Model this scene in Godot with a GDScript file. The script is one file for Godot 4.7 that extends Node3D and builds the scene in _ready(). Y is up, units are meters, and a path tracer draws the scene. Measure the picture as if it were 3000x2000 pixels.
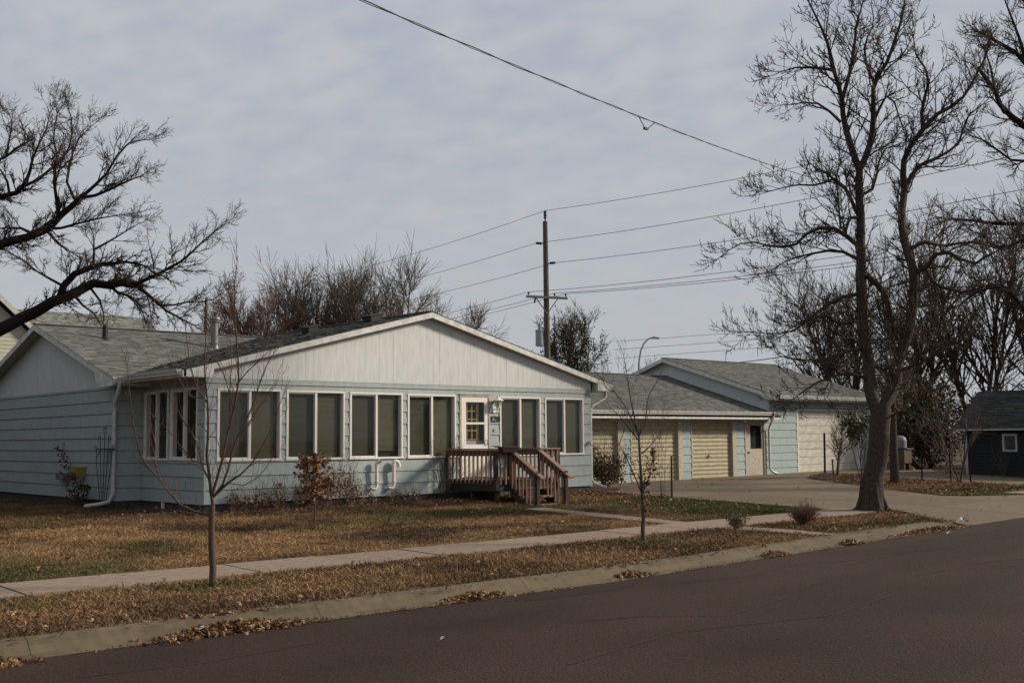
extends Node3D

# ---------------------------------------------------------------- helpers
var rng := RandomNumberGenerator.new()
var taken := {}
var M := {}
var big_noise := FastNoiseLite.new()
var fine_noise := FastNoiseLite.new()
var patch_noise := FastNoiseLite.new()


class Geo:
	var v := PackedVector3Array()
	var n := PackedVector3Array()
	var c := PackedColorArray()
	var ix := PackedInt32Array()
	var col := Color.WHITE

	func face(pts: Array, nrm: Vector3) -> void:
		var a: Vector3 = pts[0]
		var b: Vector3 = pts[1]
		var e: Vector3 = pts[2]
		var list := pts
		if (e - a).cross(b - a).dot(nrm) < 0.0:
			list = pts.duplicate()
			list.reverse()
		var s := v.size()
		for p in list:
			v.append(p)
			n.append(nrm)
			c.append(col)
		for i in range(1, list.size() - 1):
			ix.append(s)
			ix.append(s + i)
			ix.append(s + i + 1)

	func flat(pts: Array) -> void:
		var a: Vector3 = pts[0]
		var b: Vector3 = pts[1]
		var e: Vector3 = pts[2]
		face(pts, (e - a).cross(b - a).normalized())

	# the six (or eight-cornered skew) faces of a box given by two end quads
	func hexa(q0: Array, q1: Array) -> void:
		var m := Vector3.ZERO
		for i in 4:
			m += q0[i] + q1[i]
		m /= 8.0
		var faces := [q0, q1]
		for i in 4:
			var j := (i + 1) % 4
			faces.append([q0[i], q0[j], q1[j], q1[i]])
		for f in faces:
			var a: Vector3 = f[0]
			var b: Vector3 = f[1]
			var e: Vector3 = f[2]
			var d: Vector3 = f[3]
			var nn := (e - a).cross(d - b)
			if nn.length() < 1e-9:
				continue
			nn = nn.normalized()
			if nn.dot((a + b + e + d) / 4.0 - m) < 0.0:
				nn = -nn
			face(f, nn)

	func box(o: Vector3, s: Vector3, r := Basis()) -> void:
		var h := s / 2.0
		var q0 := []
		var q1 := []
		for p in [Vector2(-1, -1), Vector2(1, -1), Vector2(1, 1), Vector2(-1, 1)]:
			q0.append(o + r * Vector3(p.x * h.x, p.y * h.y, -h.z))
			q1.append(o + r * Vector3(p.x * h.x, p.y * h.y, h.z))
		hexa(q0, q1)

	func span(a: Vector3, b: Vector3) -> void:
		box((a + b) / 2.0, (b - a).abs())

	# a box in a wall's own frame: u along, y up, w outwards
	func wbox(f: Dictionary, u0: float, u1: float, y0: float, y1: float, w0: float, w1: float) -> void:
		wedge(f, u0, u1, y0, y1, w0, w1, w1)

	func wedge(f: Dictionary, u0: float, u1: float, y0: float, y1: float, back: float, low: float, high: float) -> void:
		var q0 := []
		var q1 := []
		for t in [[y0, back], [y0, low], [y1, high], [y1, back]]:
			q0.append(f.o + f.u * u0 + Vector3(0, t[0], 0) + f.n * t[1])
			q1.append(f.o + f.u * u1 + Vector3(0, t[0], 0) + f.n * t[1])
		hexa(q0, q1)

	# straight timber between two points
	func bar(a: Vector3, b: Vector3, wide: float, deep: float, up := Vector3.UP) -> void:
		var d := (b - a).normalized()
		var s := d.cross(up)
		if s.length() < 0.01:
			s = d.cross(Vector3.RIGHT)
		s = s.normalized()
		var t := s.cross(d).normalized()
		var q0 := []
		var q1 := []
		for p in [Vector2(-1, -1), Vector2(1, -1), Vector2(1, 1), Vector2(-1, 1)]:
			var off: Vector3 = s * p.x * wide / 2.0 + t * p.y * deep / 2.0
			q0.append(a + off)
			q1.append(b + off)
		hexa(q0, q1)

	# a flat polygon in the plane (o; u, w) given depth along nn
	func prism(poly: PackedVector2Array, o: Vector3, u: Vector3, w: Vector3, deep: Vector3) -> void:
		var nn := deep.normalized()
		var tri := Geometry2D.triangulate_polygon(poly)
		for i in range(0, tri.size(), 3):
			var f0 := []
			var f1 := []
			for k in 3:
				var q: Vector2 = poly[tri[i + k]]
				f0.append(o + u * q.x + w * q.y)
				f1.append(o + u * q.x + w * q.y + deep)
			face(f0, -nn)
			face(f1, nn)
		var ccw := 0.0
		for i in poly.size():
			var p: Vector2 = poly[i]
			var q: Vector2 = poly[(i + 1) % poly.size()]
			ccw += p.x * q.y - q.x * p.y
		for i in poly.size():
			var p: Vector2 = poly[i]
			var q: Vector2 = poly[(i + 1) % poly.size()]
			var e := q - p
			var out := Vector2(e.y, -e.x) * signf(ccw)
			var pn := (u * out.x + w * out.y).normalized()
			var a := o + u * p.x + w * p.y
			var b := o + u * q.x + w * q.y
			face([a, b, b + deep, a + deep], pn)

	func tube(pts: PackedVector3Array, r0: float, r1: float, sides: int, cap := false) -> void:
		var m := pts.size()
		var s := v.size()
		var ref := Vector3.UP
		var d0 := (pts[m - 1] - pts[0]).normalized()
		if absf(d0.y) > 0.8:
			ref = Vector3(0.83, 0.0, 0.55)
		for i in m:
			var d: Vector3
			if i == 0:
				d = pts[1] - pts[0]
			elif i == m - 1:
				d = pts[i] - pts[i - 1]
			else:
				d = pts[i + 1] - pts[i - 1]
			var x := d.cross(ref).normalized()
			var y := x.cross(d).normalized()
			var r := lerpf(r0, r1, float(i) / (m - 1))
			for k in sides:
				var a := TAU * k / sides
				var nn := x * cos(a) + y * sin(a)
				v.append(pts[i] + nn * r)
				n.append(nn)
				c.append(col)
		for i in m - 1:
			for k in sides:
				var a := s + i * sides + k
				var b := s + i * sides + (k + 1) % sides
				ix.append_array([a, b, a + sides, b, b + sides, a + sides])
		if cap:
			for e in 2:
				var ring := []
				for k in sides:
					ring.append(v[s + (0 if e == 0 else (m - 1) * sides) + k])
				face(ring, (pts[0] - pts[1]).normalized() if e == 0 else (pts[m - 1] - pts[m - 2]).normalized())

	func lathe(o: Vector3, prof: Array, sides: int, axis := Vector3.UP) -> void:
		var x := axis.cross(Vector3(0.31, 0.2, 0.9)).normalized()
		var z := axis.cross(x).normalized()
		for i in prof.size() - 1:
			var p: Vector2 = prof[i]
			var q: Vector2 = prof[i + 1]
			var e := q - p
			var on := Vector2(e.y, -e.x).normalized()
			var s := v.size()
			for k in sides + 1:
				var a := TAU * k / sides
				var rad := x * cos(a) + z * sin(a)
				var nn := rad * on.x + axis * on.y
				v.append(o + rad * p.x + axis * p.y)
				v.append(o + rad * q.x + axis * q.y)
				n.append(nn)
				n.append(nn)
				c.append(col)
				c.append(col)
			for k in sides:
				var a := s + 2 * k
				if (v[a + 2] - v[a]).cross(v[a + 1] - v[a]).dot(n[a]) + (v[a + 3] - v[a + 2]).cross(v[a + 1] - v[a + 3]).dot(n[a]) > 0.0:
					ix.append_array([a, a + 1, a + 2, a + 2, a + 1, a + 3])
				else:
					ix.append_array([a, a + 2, a + 1, a + 2, a + 3, a + 1])

	# a bent leaf of two quads
	func leaf(p: Vector3, d: Vector3, side: Vector3, length: float, wide: float, bend: float) -> void:
		var up := side.cross(d).normalized()
		var m := p + d * length * 0.5 + up * bend * length
		var e := p + d * length + up * bend * length * 0.3
		var s := v.size()
		v.append_array([p, m - side * wide * 0.5, m + side * wide * 0.5, e])
		var n0 := (up - d * bend).normalized()
		var n1 := (up + d * bend).normalized()
		n.append_array([n0, (n0 + n1).normalized(), (n0 + n1).normalized(), n1])
		c.append_array([col, col, col, col])
		ix.append_array([s, s + 1, s + 2, s + 1, s + 3, s + 2])

	func mesh(off := Vector3.ZERO) -> ArrayMesh:
		var a := []
		a.resize(Mesh.ARRAY_MAX)
		var at := v.duplicate()
		if off != Vector3.ZERO:
			for i in at.size():
				at[i] -= off
		a[Mesh.ARRAY_VERTEX] = at
		a[Mesh.ARRAY_NORMAL] = n
		a[Mesh.ARRAY_COLOR] = c
		a[Mesh.ARRAY_INDEX] = ix
		var m := ArrayMesh.new()
		m.add_surface_from_arrays(Mesh.PRIMITIVE_TRIANGLES, a)
		return m


func numbered(called: String) -> String:
	var k: int = taken.get(called, 0)
	taken[called] = k + 1
	return called if k == 0 else "%s_%03d" % [called, k]


func origin(o: Node) -> Vector3:
	var p := Vector3.ZERO
	while o is Node3D and o != self:
		p += o.position
		o = o.get_parent()
	return p


func thing(called: String, label: String, category: String, at: Vector3, group := "") -> Node3D:
	var o := Node3D.new()
	o.name = numbered(called)
	add_child(o)
	o.position = at
	tag(o, label, category, group)
	return o


func tag(o: Node, label: String, category := "", group := "", kind := "") -> void:
	if label:
		o.set_meta("label", label)
	if category:
		o.set_meta("category", category)
	if group:
		o.set_meta("group", group)
	if kind:
		o.set_meta("kind", kind)


# commits a Geo as one named mesh under a thing, a part or the root
func put(called: String, g: Geo, m: Material, parent: Node3D = null) -> MeshInstance3D:
	var o := MeshInstance3D.new()
	var at := Vector3.ZERO
	if parent:
		at = origin(parent)
	o.mesh = g.mesh(at)
	o.material_override = m
	if parent:
		o.name = called
		parent.add_child(o, true)
	else:
		o.name = numbered(called)
		add_child(o)
	return o


func lone(called: String, g: Geo, m: Material, at: Vector3, label: String, category: String, group := "") -> MeshInstance3D:
	var o := MeshInstance3D.new()
	o.mesh = g.mesh(at)
	o.material_override = m
	o.name = numbered(called)
	o.position = at
	add_child(o)
	tag(o, label, category, group)
	return o


func copy_of(o: Node3D, called: String, at: Vector3, turn: float, size: float, label: String, group: String) -> Node3D:
	var r: Node3D = o.duplicate()
	r.name = numbered(called)
	add_child(r)
	r.position = at
	r.rotation.y = turn
	r.scale = Vector3.ONE * size
	r.set_meta("label", label)
	r.set_meta("group", group)
	return r


func many(called: String, mesh: Mesh, m: Material, spots: Array, tints: Array, parent: Node3D = null) -> MultiMeshInstance3D:
	var mm := MultiMesh.new()
	mm.transform_format = MultiMesh.TRANSFORM_3D
	mm.use_colors = true
	mm.mesh = mesh
	mm.instance_count = spots.size()
	for i in spots.size():
		mm.set_instance_transform(i, spots[i])
		mm.set_instance_color(i, tints[i])
	var o := MultiMeshInstance3D.new()
	o.multimesh = mm
	o.material_override = m
	o.set_meta("kind", "stuff")
	if parent:
		o.name = called
		parent.add_child(o, true)
	else:
		o.name = numbered(called)
		add_child(o)
	return o


func lin(r: float, g: float, b: float) -> Color:
	return Color(r, g, b).linear_to_srgb()


func grain(freq: float, oct: int, low: float, high: float, kind := FastNoiseLite.TYPE_SIMPLEX_SMOOTH, size := 512, sd := 1) -> NoiseTexture2D:
	var f := FastNoiseLite.new()
	f.seed = sd
	f.noise_type = kind
	f.frequency = freq
	f.fractal_octaves = oct
	var t := NoiseTexture2D.new()
	t.width = size
	t.height = size
	t.seamless = true
	t.noise = f
	var ramp := Gradient.new()
	ramp.set_color(0, Color(low, low, low))
	ramp.set_color(1, Color(high, high, high))
	t.color_ramp = ramp
	return t


func bumps(freq: float, oct: int, strength: float, kind := FastNoiseLite.TYPE_SIMPLEX_SMOOTH, size := 512) -> NoiseTexture2D:
	var t := grain(freq, oct, 0, 1, kind, size, 5)
	t.color_ramp = null
	t.as_normal_map = true
	t.bump_strength = strength
	return t


func mat(key: String, c: Color, rough := 0.85, tex: Texture2D = null, scale := Vector3.ONE, nrm: Texture2D = null, nstr := 0.5) -> StandardMaterial3D:
	var m := StandardMaterial3D.new()
	m.resource_name = key
	m.albedo_color = c
	m.roughness = rough
	m.metallic_specular = 0.35
	m.vertex_color_use_as_albedo = true
	if tex or nrm:
		m.uv1_triplanar = true
		m.uv1_world_triplanar = true
		m.uv1_scale = scale
	if tex:
		m.albedo_texture = tex
	if nrm:
		m.normal_enabled = true
		m.normal_texture = nrm
		m.normal_scale = nstr
	M[key] = m
	return m


func rand_dir() -> Vector3:
	return Vector3(rng.randfn(), rng.randfn(), rng.randfn()).normalized()


# ---------------------------------------------------------------- the lie of the land
func steps(x: float, p: Array) -> float:
	if x <= p[0]:
		return p[1]
	for i in range(2, p.size(), 2):
		if x <= p[i]:
			return lerpf(p[i - 1], p[i + 1], (x - p[i - 2]) / (p[i] - p[i - 2]))
	return p[-1]


func kerb_z(x: float) -> float:
	return 11.5 - 0.035 * clampf(x, 0.0, 14.0)


func ground_y(x: float, z: float) -> float:
	var xp := clampf(x, 0.0, 60.0)
	var yh := steps(x, [-10, 0.14, 0, 0.135, 11.75, 0.17, 17, 0.14, 24, 0.2, 30, 0.25, 50, 0.35])
	var ysw := -0.10 + 0.004 * xp
	var zk := kerb_z(x)
	if z > zk + 0.2:
		return -0.29 + 0.008 * xp
	# the kerb drops where the drive crosses it
	var drop := smoothstep(10.5, 11.3, x) * (1.0 - smoothstep(21.5, 22.5, x))
	var yk := lerpf(-0.14 + 0.008 * xp, -0.275 + 0.008 * xp, drop)
	return steps(z, [-3.2, yh, 0.0, yh, 7.6, ysw, 8.75, ysw - 0.02, zk, yk, zk + 0.2, -0.29 + 0.008 * xp])


const DRIVE := [Vector2(11.72, -3.3), Vector2(11.72, 7.7), Vector2(11.5, 8.7), Vector2(10.9, 11.27), Vector2(14.0, 11.165), Vector2(21.6, 11.165), Vector2(21.0, 8.8), Vector2(18.4, 7.6), Vector2(18.0, 7.1), Vector2(19.0, 5.3), Vector2(20.55, 2.75), Vector2(22.25, 0.0), Vector2(25.0, -1.4), Vector2(26.3, -1.5), Vector2(25.0, 2.8), Vector2(24.6, 6.5), Vector2(24.4, 8.6), Vector2(29.0, 8.6), Vector2(29.0, 2.0), Vector2(32.0, -1.0), Vector2(32.5, -3.3)]
const ISLAND := [Vector2(12.75, 8.42), Vector2(11.9, 9.6), Vector2(10.75, 11.1)]


func on_drive(x: float, z: float) -> bool:
	return Geometry2D.is_point_in_polygon(Vector2(x, z), PackedVector2Array(DRIVE)) and not on_island(x, z)


func on_island(x: float, z: float) -> bool:
	if z < 8.3 or z > kerb_z(x):
		return false
	return x < steps(z, [8.3, 12.3, 8.7, 12.75, 9.6, 12.1, 10.4, 11.4, 11.2, 10.7])


func on_walk(x: float, z: float) -> bool:
	return z > 7.55 and z < 8.72 and x < 12.2 or z > 7.5 and z < 8.72 and x > 20.5 and x < 24.5


func on_path(x: float, z: float) -> bool:
	return x > 6.15 and x < 6.75 and z > 3.3


func hard(x: float, z: float) -> bool:
	return z > kerb_z(x) - 0.12 or on_walk(x, z) or on_path(x, z) or on_drive(x, z)


func lawn(x: float, z: float) -> bool:
	if hard(x, z):
		return false
	if x > -0.55 and x < 32.0 and z < -3.15:
		return false
	if x > 0.0 and x < 11.75 and z < 0.02:
		return false
	return true


# the thing's own colour of dead turf: straw, matted brown, a little green
func turf_colour(x: float, z: float) -> Color:
	var a := patch_noise.get_noise_2d(x * 0.6, z * 1.3)
	var b := big_noise.get_noise_2d(x * 3.0, z * 5.0)
	var k := clampf(0.57 + a * 1.05 + b * 1.1 + fine_noise.get_noise_2d(x * 45.0, z * 60.0) * 0.4, 0.0, 1.0)
	var straw := Color(0.32, 0.195, 0.095)
	var brown := Color(0.095, 0.056, 0.03)
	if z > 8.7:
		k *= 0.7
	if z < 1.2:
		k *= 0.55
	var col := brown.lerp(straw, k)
	var green := clampf((big_noise.get_noise_2d(x * 1.2 + 50.0, z * 2.2) - 0.18) * 2.2, 0.0, 0.6)
	if x > 8.0 and x < 11.8 and z > 1.5 and z < 7.6:
		green = clampf(0.35 + (x - 8.2) * 0.5 + b * 0.6, 0.0, 0.95) * clampf((z - 2.0) * 0.8, 0.0, 1.0)
	if x > 17.0 and z > 5.0:
		green = maxf(green, clampf((z - 5.5) * 0.5, 0.0, 0.75))
	for p in [Vector2(-4.58, 9.41), Vector2(3.25, 9.44), Vector2(0.15, 4.11), Vector2(-6.0, 5.2), Vector2(-3.4, 5.0)]:
		green = maxf(green, 0.75 * exp(-Vector2(x - p.x, (z - p.y) * 1.5).length_squared() / 0.55))
	return col.lerp(Color(0.062, 0.078, 0.018), green)


# ---------------------------------------------------------------- trees
# one branch with everything that grows from it
func grow(g: Geo, p: Vector3, d: Vector3, length: float, r: float, lvl: int, P: Dictionary) -> void:
	var seg := 4 if lvl < P.depth else 3
	var pts := PackedVector3Array([p])
	var dirs := [d]
	var w: float = P.wig
	for i in seg:
		d = (d + rand_dir() * w + Vector3.UP * P.rise).normalized()
		p += d * length / seg
		pts.append(p)
		dirs.append(d)
	var last: bool = lvl >= P.depth
	g.tube(pts, r, maxf(r * (0.35 if last else 0.5), P.thin * 0.6), 3 if r < 0.03 else 5)
	if last:
		return
	var kids: int = P.kids[lvl]
	for k in kids:
		var t := rng.randf_range(P.get("from", 0.25), 1.0) if k > 0 else 1.0
		var f := t * seg
		var i := mini(int(f), seg - 1)
		var q := pts[i].lerp(pts[i + 1], f - i)
		var dd: Vector3 = dirs[i + 1]
		var out := dd.cross(rand_dir()).normalized()
		var ang := rng.randf_range(P.amin, P.amax) * (0.4 if k == 0 else 1.0)
		var cd := (dd * cos(ang) + out * sin(ang)).normalized()
		grow(g, q, cd, length * rng.randf_range(P.lmin, P.lmax), maxf(r * lerpf(0.75, 0.45, t), P.thin), lvl + 1, P)


# limbs laid out by hand, with twigs grown along them
func limbs(g: Geo, twig: Geo, base: Vector3, list: Array, P: Dictionary) -> void:
	var right := Vector3(0.7447, 0, 0.6674)
	var near := Vector3(-0.6674, 0, 0.7447)
	for b in list:
		var raw: Array = b[2]
		var key := PackedVector3Array()
		for i in range(0, raw.size(), 3):
			key.append(base + right * raw[i] + Vector3.UP * raw[i + 1] + near * raw[i + 2])
		var cv := Curve3D.new()
		for i in key.size():
			var t := (key[mini(i + 1, key.size() - 1)] - key[maxi(i - 1, 0)]) / 6.0
			cv.add_point(key[i], -t, t)
		cv.bake_interval = 0.1
		var total := cv.get_baked_length()
		var k := maxi(3, int(total / P.step))
		var pts := PackedVector3Array()
		for i in k + 1:
			var jit: Vector3 = rand_dir() * P.jit * b[1] * (0.0 if i == 0 else 1.0)
			pts.append(cv.sample_baked(total * i / k) + jit)
		g.tube(pts, b[0], b[1], 10 if b[0] > 0.1 else 6)
		if b[1] > P.bare:
			continue
		var f: float = P.get("first", 0.35)
		while f < total:
			var i := mini(int(f / total * k), k - 1)
			var q := cv.sample_baked(f)
			var d := (pts[i + 1] - pts[i]).normalized()
			var r: float = lerpf(b[0], b[1], f / total)
			if r < P.bare:
				var out: Vector3 = (d.cross(rand_dir()).normalized() + Vector3.UP * P.lift).normalized()
				var ang := rng.randf_range(P.amin, P.amax)
				var len: float = rng.randf_range(P.short, P.long) * lerpf(1.0, 0.6, f / total)
				grow(twig, q, (d * cos(ang) + out * sin(ang)).normalized(), len, maxf(minf(r * 0.5, P.rmax), P.thin), P.start, P)
			f += P.gap * rng.randf_range(0.5, 1.5)
		var d2 := (pts[k] - pts[k - 1]).normalized()
		for j in (3 if b[1] < 0.045 else 0):
			grow(twig, pts[k], (d2 + rand_dir() * 0.4).normalized(), P.long * 0.55, maxf(b[1] * 0.8, P.thin), P.start, P)


# a bare tree seen from afar
func bare_tree(called: String, at: Vector3, high: float, wide: float, stems: int, mat_key: String, label: String, thin := 0.012, kids := [7, 7, 6, 4], group := "bare trees behind the houses") -> Node3D:
	var t := thing(called, label, "tree", at, group)
	var g := Geo.new()
	var tw := Geo.new()
	var P := {"depth": 4, "kids": [0] + kids, "wig": 0.16, "rise": 0.07, "amin": 0.35, "amax": 0.85, "lmin": 0.45, "lmax": 0.72, "thin": thin, "from": 0.2}
	for s in stems:
		var a := TAU * s / stems + rng.randf()
		var lean := wide / high * (0.35 if stems > 1 else 0.08)
		var d := Vector3(cos(a) * lean, 1, sin(a) * lean).normalized()
		var p := at
		var pts := PackedVector3Array([p])
		var len := high * rng.randf_range(0.5, 0.62)
		for i in 6:
			d = (d + rand_dir() * 0.09).normalized()
			p += d * len / 6
			pts.append(p)
		var r := high * (0.022 if stems == 1 else 0.014)
		g.tube(pts, r, r * 0.45, 7)
		for k in P.kids[1] + 5:
			var f := rng.randf_range(0.28, 1.0)
			var i := mini(int(f * 6), 5)
			var q := pts[i].lerp(pts[i + 1], f * 6 - i)
			var o := Vector3(rng.randfn(), 0, rng.randfn()).normalized()
			var ang := rng.randf_range(0.35, 0.95) * (1.25 - f * 0.7)
			grow(tw, q, (Vector3.UP * cos(ang) + o * sin(ang)).normalized(), wide * 0.5 * rng.randf_range(0.55, 0.85), r * 0.4, 2, P)
		grow(tw, pts[6], d, high * 0.3, r * 0.45, 1, P)
	put("trunk", g, M[mat_key], t)
	put("crown", tw, M[mat_key], t)
	return t


# leaves spread through a volume
func leafy(g: Geo, o: Vector3, ext: Vector3, count: int, size: float, cols: Array, clump := 0.0) -> void:
	var heart := o
	for i in count:
		if clump > 0.0 and i % 14 == 0:
			heart = o + Vector3(rng.randfn() * 0.45, rng.randfn() * 0.45, rng.randfn() * 0.45) * ext
		var p: Vector3
		if clump > 0.0:
			p = heart + rand_dir() * clump * rng.randf()
		else:
			p = o + rand_dir() * ext * pow(rng.randf(), 0.45)
		var d := rand_dir()
		var s := d.cross(rand_dir()).normalized()
		g.col = cols[rng.randi() % cols.size()]
		g.leaf(p, d, s, size * rng.randf_range(0.6, 1.3), size * rng.randf_range(0.35, 0.6), rng.randf_range(-0.3, 0.3))
	g.col = Color.WHITE


func chain(a: Vector3, b: Vector3, sag: float, k: int) -> PackedVector3Array:
	var pts := PackedVector3Array()
	for i in k + 1:
		var t := float(i) / k
		pts.append(a.lerp(b, t) - Vector3.UP * sag * 4.0 * t * (1.0 - t))
	return pts

# limbs laid out by hand: [thick end, thin end, (across, up, towards the street) ...]
const BIG_TREE := [
	[0.245, 0.225, [-0.04, -0.03, 0.00, 0.05, 0.59, 0.00, 0.17, 1.28, 0.00, 0.24, 1.99, 0.00, 0.25, 2.34, 0.00]],
	[0.16, 0.085, [0.24, 2.18, 0.00, 0.12, 2.55, -0.08, 0.19, 2.99, -0.39, 0.22, 3.65, -0.65, 0.21, 4.40, -0.89, 0.22, 5.36, -0.89, 0.29, 6.44, -1.03, 0.31, 7.51, -1.05, 0.31, 8.15, -1.02]],
	[0.15, 0.08, [0.24, 2.10, 0.00, 0.34, 2.37, -0.01, 0.73, 2.84, -0.34, 0.77, 3.26, -0.24, 0.98, 3.74, -0.43, 1.18, 4.28, -0.44, 1.28, 4.77, -0.46, 1.31, 5.49, -0.43, 1.20, 6.07, -0.46, 1.20, 6.91, -0.75, 1.43, 7.67, -1.08]],
	[0.085, 0.02, [0.31, 8.15, -1.02, 0.17, 8.71, -1.09, -0.05, 9.31, -0.92, -0.14, 9.84, -0.72, -0.34, 10.45, -0.59, -0.47, 11.16, -0.62, -0.72, 11.72, -0.51, -0.90, 12.15, -0.57]],
	[0.085, 0.02, [0.31, 8.15, -1.02, 0.60, 8.71, -1.12, 0.72, 9.35, -1.10, 0.68, 9.94, -0.88, 0.71, 10.31, -0.84, 0.93, 10.66, -0.60, 1.17, 11.26, -0.62, 1.32, 11.76, -0.53, 1.44, 12.35, -0.50]],
	[0.05, 0.012, [-0.14, 9.79, -0.72, 0.08, 10.50, -0.75, 0.21, 11.19, -0.71, 0.18, 11.53, -0.45, 0.38, 12.10, -0.53, 0.48, 12.57, -0.62]],
	[0.08, 0.02, [1.43, 7.67, -1.08, 1.35, 8.23, -0.95, 1.46, 8.61, -0.76, 1.74, 9.03, -0.55, 2.13, 9.41, -0.59, 2.53, 9.61, -0.38, 2.89, 10.06, -0.46, 3.10, 10.59, -0.15]],
	[0.05, 0.012, [1.74, 9.03, -0.55, 1.71, 9.50, -0.53, 1.85, 10.02, -0.47, 1.80, 10.26, -0.23, 1.52, 10.67, -0.19, 1.40, 11.05, -0.04]],
	[0.06, 0.012, [1.45, 7.72, -1.08, 1.76, 8.22, -1.14, 2.33, 8.50, -1.22, 2.83, 8.82, -1.22, 2.97, 9.41, -0.98, 3.28, 9.68, -0.80]],
	[0.055, 0.012, [1.30, 6.12, -0.46, 1.58, 6.26, -0.41, 2.21, 6.21, -0.73, 2.85, 6.31, -0.76, 3.58, 6.08, -0.67]],
	[0.07, 0.012, [1.32, 5.52, -0.43, 1.53, 5.61, -0.22, 1.79, 5.97, 0.08, 2.10, 5.71, 0.41, 2.35, 5.57, 0.64, 2.51, 5.71, 0.97, 3.10, 5.97, 0.88]],
	[0.045, 0.012, [1.53, 5.58, -0.22, 1.70, 5.24, -0.18, 2.07, 5.09, -0.22, 2.49, 4.99, -0.02, 2.79, 5.17, 0.26, 3.10, 4.93, 0.55]],
	[0.06, 0.012, [0.22, 6.28, -1.03, -0.13, 6.60, -1.06, -0.44, 6.74, -1.04, -0.89, 6.68, -1.14, -1.34, 6.30, -1.09, -1.85, 6.32, -1.16, -2.36, 6.49, -1.49, -2.84, 6.28, -1.54]],
	[0.045, 0.01, [0.14, 5.94, -0.89, -0.28, 6.16, -0.95, -0.78, 6.13, -1.05, -1.40, 5.99, -1.11, -1.82, 5.76, -1.37]],
	[0.05, 0.01, [0.22, 7.08, -1.03, 0.01, 7.47, -0.87, -0.17, 7.72, -0.78, -0.37, 7.88, -0.79, -0.88, 7.66, -0.48, -1.39, 7.68, -0.53, -2.00, 7.54, -0.61]],
	[0.05, 0.01, [0.13, 5.09, -0.89, -0.29, 5.01, -1.05, -0.62, 4.79, -1.39, -1.01, 4.49, -1.56, -1.41, 4.24, -1.71, -2.29, 4.29, -1.87]],
	[0.05, 0.012, [0.19, 2.99, -0.39, -0.34, 3.15, -0.04, -0.72, 3.09, -0.09, -1.22, 2.91, 0.04, -1.78, 2.56, 0.29]],
	[0.05, 0.012, [0.15, 3.78, -0.65, -0.34, 3.68, -0.46, -0.70, 3.54, -0.47, -1.06, 3.47, -0.49, -1.72, 3.54, -0.39]],
	[0.075, 0.05, [0.36, 5.54, -0.89, 0.79, 5.15, -0.98, 0.90, 4.56, -0.89, 1.04, 3.98, -0.88]],
	[0.05, 0.01, [0.24, 6.97, -1.03, -0.05, 6.92, -0.75, -0.26, 6.42, -0.63, -0.31, 7.18, -0.72, -0.34, 7.87, -0.71]],
	[0.045, 0.01, [0.32, 7.51, -1.05, 0.69, 7.75, -1.18, 1.02, 8.68, -1.43, 1.49, 8.92, -1.51]],
	[0.04, 0.01, [0.73, 9.36, -1.12, 1.15, 10.08, -1.16, 1.42, 9.50, -1.25, 1.45, 8.87, -0.93]],
	[0.04, 0.01, [0.72, 10.27, -0.88, 0.66, 10.82, -1.23, 0.65, 11.40, -1.30, 0.99, 12.01, -1.61, 1.01, 12.59, -1.80]],
	[0.04, 0.01, [-0.13, 9.31, -0.92, -0.56, 9.78, -1.04, -1.00, 9.82, -0.97, -1.37, 9.77, -0.97]],
	[0.04, 0.01, [-0.38, 10.51, -0.59, -0.85, 10.58, -0.64, -1.22, 10.65, -0.83, -1.53, 10.63, -1.09]],
	[0.05, 0.012, [0.18, 4.62, -0.89, -0.27, 4.31, -0.63, -0.73, 4.51, -0.49, -1.25, 4.43, -0.30, -1.77, 4.16, -0.09]],
	[0.05, 0.012, [0.75, 3.19, -0.24, 1.05, 3.26, -0.20, 1.32, 3.60, -0.12, 1.64, 3.73, -0.00, 1.88, 3.78, 0.28]],
	[0.03, 0.008, [0.45, 2.13, 0.00, 0.66, 2.26, 0.33, 0.86, 2.22, 0.53, 1.29, 1.98, 0.45]],
]
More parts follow.
